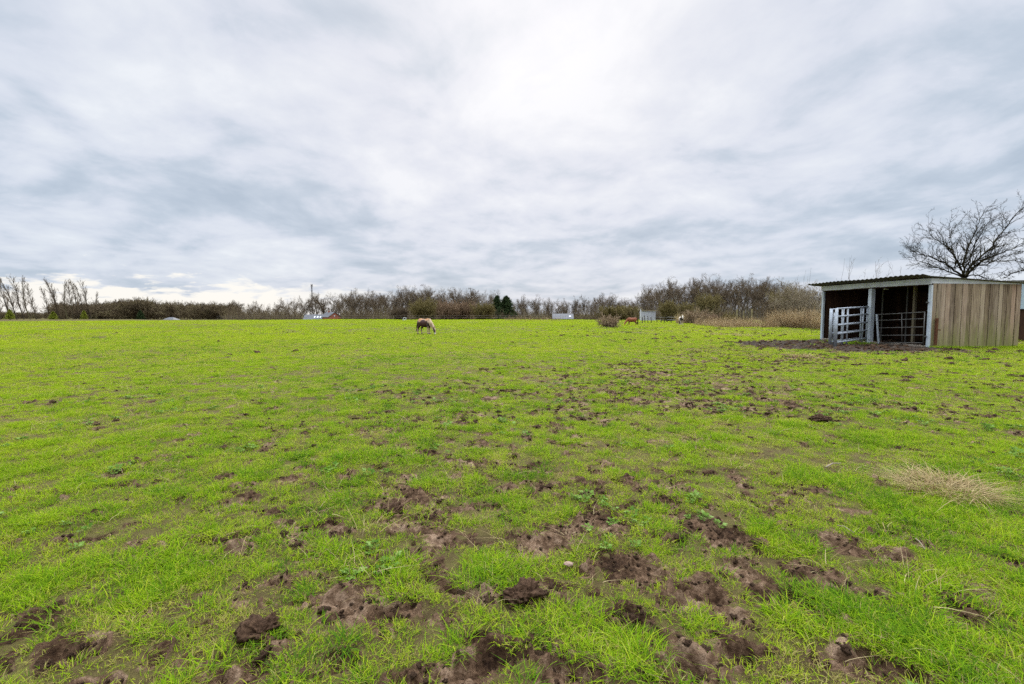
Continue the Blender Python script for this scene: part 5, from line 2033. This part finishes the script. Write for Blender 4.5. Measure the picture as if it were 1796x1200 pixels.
def chain(V, Fc, pts, n=7):
    """pts: (x,y,z, ry, rz-or-thickness)"""
    for (a, b) in zip(pts[:-1], pts[1:]):
        d = (Vector(b[:3]) - Vector(a[:3]))
        q = d.to_track_quat('X', 'Z').to_matrix()
        for k in range(n + 1):
            t = k / n
            c = Vector(a[:3]).lerp(Vector(b[:3]), t)
            ry, rz2 = a[3] + (b[3] - a[3]) * t, a[4] + (b[4] - a[4]) * t
            ell(V, Fc, c, ((ry + rz2) / 2 * 0.9, ry, rz2), q, 12, 8)


def pony(label, loc, rz, pose, coat, mane_tone, tail_tone, scale=1.0, mane_m=None, tail_m=None):
    V, Fc = [], []
    # trunk: deep chest, rounder belly, rising croup
    chain(V, Fc, [(-0.52, 0, 0.80, 0.13, 0.14), (-0.40, 0, 0.80, 0.20, 0.22), (-0.15, 0, 0.73, 0.245, 0.27), (0.10, 0, 0.71, 0.25, 0.275), (0.34, 0, 0.76, 0.20, 0.245), (0.47, 0, 0.74, 0.14, 0.18)])
    ell(V, Fc, (0.28, 0, 0.93), (0.16, 0.07, 0.10))                       # withers
    if pose == 'graze':
        chain(V, Fc, [(0.40, 0, 0.84, 0.13, 0.20), (0.60, 0.01, 0.66, 0.10, 0.16), (0.76, 0.02, 0.48, 0.085, 0.125), (0.83, 0.02, 0.42, 0.08, 0.10)])
        hd = [(0.83, 0.02, 0.43, 0.085, 0.10), (0.90, 0.02, 0.27, 0.085, 0.105), (0.94, 0.02, 0.13, 0.06, 0.07), (0.955, 0.02, 0.055, 0.055, 0.055)]
        chain(V, Fc, hd)
        for s in (-1, 1):
            chain(V, Fc, [(0.80, 0.02 + s * 0.06, 0.47, 0.025, 0.025), (0.76, 0.02 + s * 0.09, 0.545, 0.010, 0.018)], 4)
    else:
        chain(V, Fc, [(0.40, 0, 0.84, 0.13, 0.19), (0.56, 0, 0.98, 0.10, 0.15), (0.68, 0, 1.07, 0.08, 0.11), (0.72, 0, 1.09, 0.07, 0.09)])
        hd = [(0.71, 0, 1.10, 0.085, 0.10), (0.82, 0, 1.00, 0.085, 0.10), (0.92, 0, 0.87, 0.055, 0.065), (0.96, 0, 0.82, 0.055, 0.055)]
        chain(V, Fc, hd)
        for s in (-1, 1):
            chain(V, Fc, [(0.68, s * 0.06, 1.16, 0.025, 0.025), (0.66, s * 0.08, 1.25, 0.010, 0.018)], 4)
    # legs: (x offsets at joints)
    for (s, dx) in ((-1, 0.05), (1, -0.05)):
        y = s * 0.115
        # fore: elbow, knee, fetlock, hoof
        chain(V, Fc, [(0.36 + dx * .5, y * 0.95, 0.62, 0.085, 0.10), (0.37 + dx, y, 0.38, 0.048, 0.052), (0.37 + dx, y, 0.32, 0.046, 0.05), (0.37 + dx, y, 0.12, 0.032, 0.036), (0.385 + dx, y, 0.07, 0.042, 0.044), (0.40 + dx, y, 0.035, 0.05, 0.035)], 5)
        # hind: stifle forward and high, hock back
        chain(V, Fc, [(-0.42, y, 0.72, 0.11, 0.15), (-0.35 - dx, y, 0.55, 0.085, 0.11), (-0.50 - dx, y, 0.34, 0.045, 0.055), (-0.52 - dx, y, 0.30, 0.043, 0.052), (-0.49 - dx, y, 0.11, 0.033, 0.038), (-0.475 - dx, y, 0.07, 0.042, 0.044), (-0.455 - dx, y, 0.035, 0.05, 0.035)], 5)
    me0 = bpy.data.meshes.new('tmp')
    me0.from_pydata(V, [], Fc)
    o0 = bpy.data.objects.new('tmp', me0)
    COL.objects.link(o0)
    r = o0.modifiers.new('r', 'REMESH')
    r.mode = 'VOXEL'
    r.voxel_size = 0.016
    sm = o0.modifiers.new('s', 'SMOOTH')
    sm.factor = 0.6
    sm.iterations = 5
    dg = bpy.context.evaluated_depsgraph_get()
    me = bpy.data.meshes.new_from_object(o0.evaluated_get(dg))
    bpy.data.objects.remove(o0)
    n = len(me.vertices)
    co = np.empty(n * 3, np.float32)
    me.vertices.foreach_get('co', co)
    co = co.reshape(-1, 3)
    cl_ = np.ones((n, 4), np.float32)
    cl_[:, :3] = coat(co[:, 0], co[:, 1], co[:, 2])
    me.color_attributes.new('coat', 'FLOAT_COLOR', 'POINT').data.foreach_set('color', cl_.ravel())
    me.polygons.foreach_set('use_smooth', np.ones(len(me.polygons), bool))
    me.materials.clear()
    root = thing('pony', label, 'pony', loc, rz=rz)
    root.scale = (scale,) * 3
    body = link('body', me, M_COAT, root)
    rs = random.Random(4)
    # eyes, hooves
    for s in (-1, 1):
        v, q = [], []
        if pose == 'graze':
            ell(v, q, (0.875, 0.02 + s * 0.082, 0.36), (0.018, 0.012, 0.018))
        else:
            ell(v, q, (0.775, s * 0.082, 1.06), (0.018, 0.012, 0.018))
        me_ = bpy.data.meshes.new('eye')
        me_.from_pydata(v, [], q)
        link('eye', me_, M_HOOF, root)
    for (s, dx) in ((-1, 0.05), (1, -0.05)):
        for hx in (0.405 + dx, -0.45 - dx):
            mb = MB()
            mb.tube([(hx + 0.01, s * 0.115, -0.005), (hx - 0.01, s * 0.115, 0.06)], [0.060, 0.048], 10)
            me_ = bpy.data.meshes.new('hoof')
            me_.from_pydata(mb.v, [], mb.f)
            link('hoof', me_, M_HOOF, root)

    def hair(nm, starts, m):
        seg = []
        for (p, d, L, tone) in starts:
            p, d = Vector(p), Vector(d)
            for i in range(5):
                d = (d + Vector((rs.gauss(0, .1), rs.gauss(0, .1), -0.9))).normalized()
                q_ = p + d * L / 5
                seg.append((tuple(p), tuple(q_), 0.012 * (1 - i / 6), 0.012 * (1 - (i + 1) / 6), tone))
                p = q_
        v, q_, t = tubes(seg, 4)
        link(nm, np_mesh(nm, v, [q_], t), m, root)
    st = []
    for k in range(160):
        t = rs.random()
        if pose == 'graze':
            c = Vector((0.36, 0, 1.03)).lerp(Vector((0.82, 0.02, 0.55)), t) + Vector((0.03 * math.sin(t * PI), 0, 0.03 * math.sin(t * PI)))
            st.append((tuple(c + Vector((0.02, rs.gauss(0, .015), 0))), (0.15, rs.choice((-1, -1, 1)) * 0.9, 0.25), rs.uniform(0.16, 0.30), rs.random()))
        else:
            c = Vector((0.34, 0, 1.02)).lerp(Vector((0.70, 0, 1.20)), t)
            st.append((tuple(c + Vector((-0.02, rs.gauss(0, .015), 0))), (-0.1, rs.choice((-1, 1)) * 0.9, 0.35), rs.uniform(0.16, 0.30), rs.random()))
    for k in range(50):   # forelock
        if pose == 'graze':
            st.append(((0.86 + rs.gauss(0, .015), 0.02 + rs.gauss(0, .03), 0.52), (0.8, rs.gauss(0, .3), -0.1), rs.uniform(0.12, 0.2), rs.random()))
        else:
            st.append(((0.73 + rs.gauss(0, .015), rs.gauss(0, .03), 1.20), (0.8, rs.gauss(0, .3), 0.3), rs.uniform(0.12, 0.2), rs.random()))
    hair('mane', st, mane_m)
    st = []
    for k in range(120):
        st.append(((-0.60 + rs.gauss(0, .015), rs.gauss(0, .025), 0.86 + rs.gauss(0, .02)), (-0.45, rs.gauss(0, .08), -0.1), rs.uniform(0.58, 0.78), rs.random()))
    hair('tail', st, tail_m)
    return root


M_HAIRC = barkmat('cream_hair', [(0.0, (0.30, 0.20, 0.11)), (0.5, (0.46, 0.35, 0.22)), (1.0, (0.60, 0.50, 0.35))], 3)
M_HAIRD = barkmat('dark_hair', [(0.0, (0.012, 0.009, 0.008)), (0.5, (0.03, 0.02, 0.016)), (1.0, (0.06, 0.04, 0.03))], 3)
M_HAIRG = barkmat('chestnut_hair', [(0.0, (0.20, 0.075, 0.03)), (0.5, (0.36, 0.17, 0.075)), (1.0, (0.48, 0.27, 0.13))], 3)


def blend(base, c, k):
    k = k[:, None]
    return base * (1 - k) + np.array(c, np.float32)[None, :] * k


def coat_skewbald(x, y, z):
    n = 0.10 * noise2(x * 4 + 3, z * 4 + y * 3, 5) + 0.05 * noise2(x * 11, z * 11 + y * 8, 6)
    c = np.tile(np.array([0.42, 0.30, 0.20], np.float32), (len(x), 1))
    c = blend(c, (0.42, 0.20, 0.075), sstep(0.88, 0.96, z + n))                               # golden back
    fl = (1 - sstep(0.40, 0.48, np.abs(x + 0.0 + n))) * (1 - sstep(0.85, 0.91, z + n)) * sstep(0.36, 0.42, z + n * .5)
    c = blend(c, (0.050, 0.015, 0.009), fl)                                                  # brown flank
    c = blend(c, (0.014, 0.010, 0.009), (1 - sstep(0.44, 0.56, z + n)) * (1 - sstep(0.26, 0.36, np.abs(x - 0.06))) * sstep(0.36, 0.41, z))   # black belly
    c = blend(c, (0.02, 0.014, 0.012), (1 - sstep(0.05, 0.09, np.hypot(x - 0.43 + n, (z - 0.66) * 0.45))))            # dark shoulder stripe
    c = blend(c, (0.55, 0.41, 0.25), sstep(0.50, 0.58, x + n * .5) * sstep(0.25, 0.4, z))    # cream neck
    c = blend(c, (0.02, 0.014, 0.012), sstep(0.86, 0.89, x) * (1 - sstep(0.14, 0.3, np.abs(z - 0.26))) * sstep(0.02, 0.05, np.abs(y - 0.02)))  # dark cheek
    c = blend(c, (0.72, 0.64, 0.56), (1 - sstep(0.11, 0.15, z)) * sstep(0.8, 0.86, x))       # white muzzle
    return c


def coat_chestnut(x, y, z):
    n = 0.08 * noise2(x * 5, z * 5 + y * 3, 8)
    c = np.tile(np.array([0.22, 0.060, 0.018], np.float32), (len(x), 1))
    c = blend(c, (0.15, 0.040, 0.016), (1 - sstep(0.35, 0.55, z + n)))
    c = blend(c, (0.42, 0.18, 0.07), sstep(0.52, 0.72, x + n))
    return c


def coat_pied(x, y, z):
    n = 0.10 * noise2(x * 4 + 9, z * 4 + y * 4, 15)
    c = np.tile(np.array([0.55, 0.46, 0.38], np.float32), (len(x), 1))
    k = (1 - sstep(0.14, 0.2, np.hypot(np.abs(x - 0.45) * 0.7, z - 0.74 + n)))
    c = blend(c, (0.03, 0.025, 0.022), k)
    c = blend(c, (0.10, 0.06, 0.04), (1 - sstep(0.2, 0.3, np.abs(x + 0.1 + n))) * sstep(0.5, 0.56, z) * (y > -0.05))
    c = blend(c, (0.74, 0.68, 0.58), sstep(0.72, 0.80, x) * sstep(0.9, 0.95, z))
    c = blend(c, (0.07, 0.05, 0.045), sstep(0.6, 0.66, x) * sstep(0.065, 0.08, np.abs(y)))
    return c


def pony_at(px, py, hpx):
    p = gnd(px, py)
    z = hz(p.x, p.y)
    p = gnd(px, py, z)
    return (p.x, p.y, z + 0.005), hpx / F * p.y


loc, H = pony_at(745, 586.5, 28)
pony('skewbald pony with golden back and brown flank grazing in the middle of the field', loc, math.radians(-38), 'graze', coat_skewbald, 0.6, 0.3, H / 1.03, M_HAIRC, M_HAIRD)
loc, H = pony_at(1108.5, 571, 14)
pony('chestnut pony grazing with its head to the left beside the bramble mound', loc, math.radians(168), 'graze', coat_chestnut, 0.4, 0.2, H / 1.03, M_HAIRG, M_HAIRD)
loc, H = pony_at(1194.5, 571, 19)
pony('white-faced dark-patched pony standing and facing the camera at the brambles', loc, math.radians(-100), 'stand', coat_pied, 0.4, 0.2, H / 1.25, M_HAIRC, M_HAIRD)
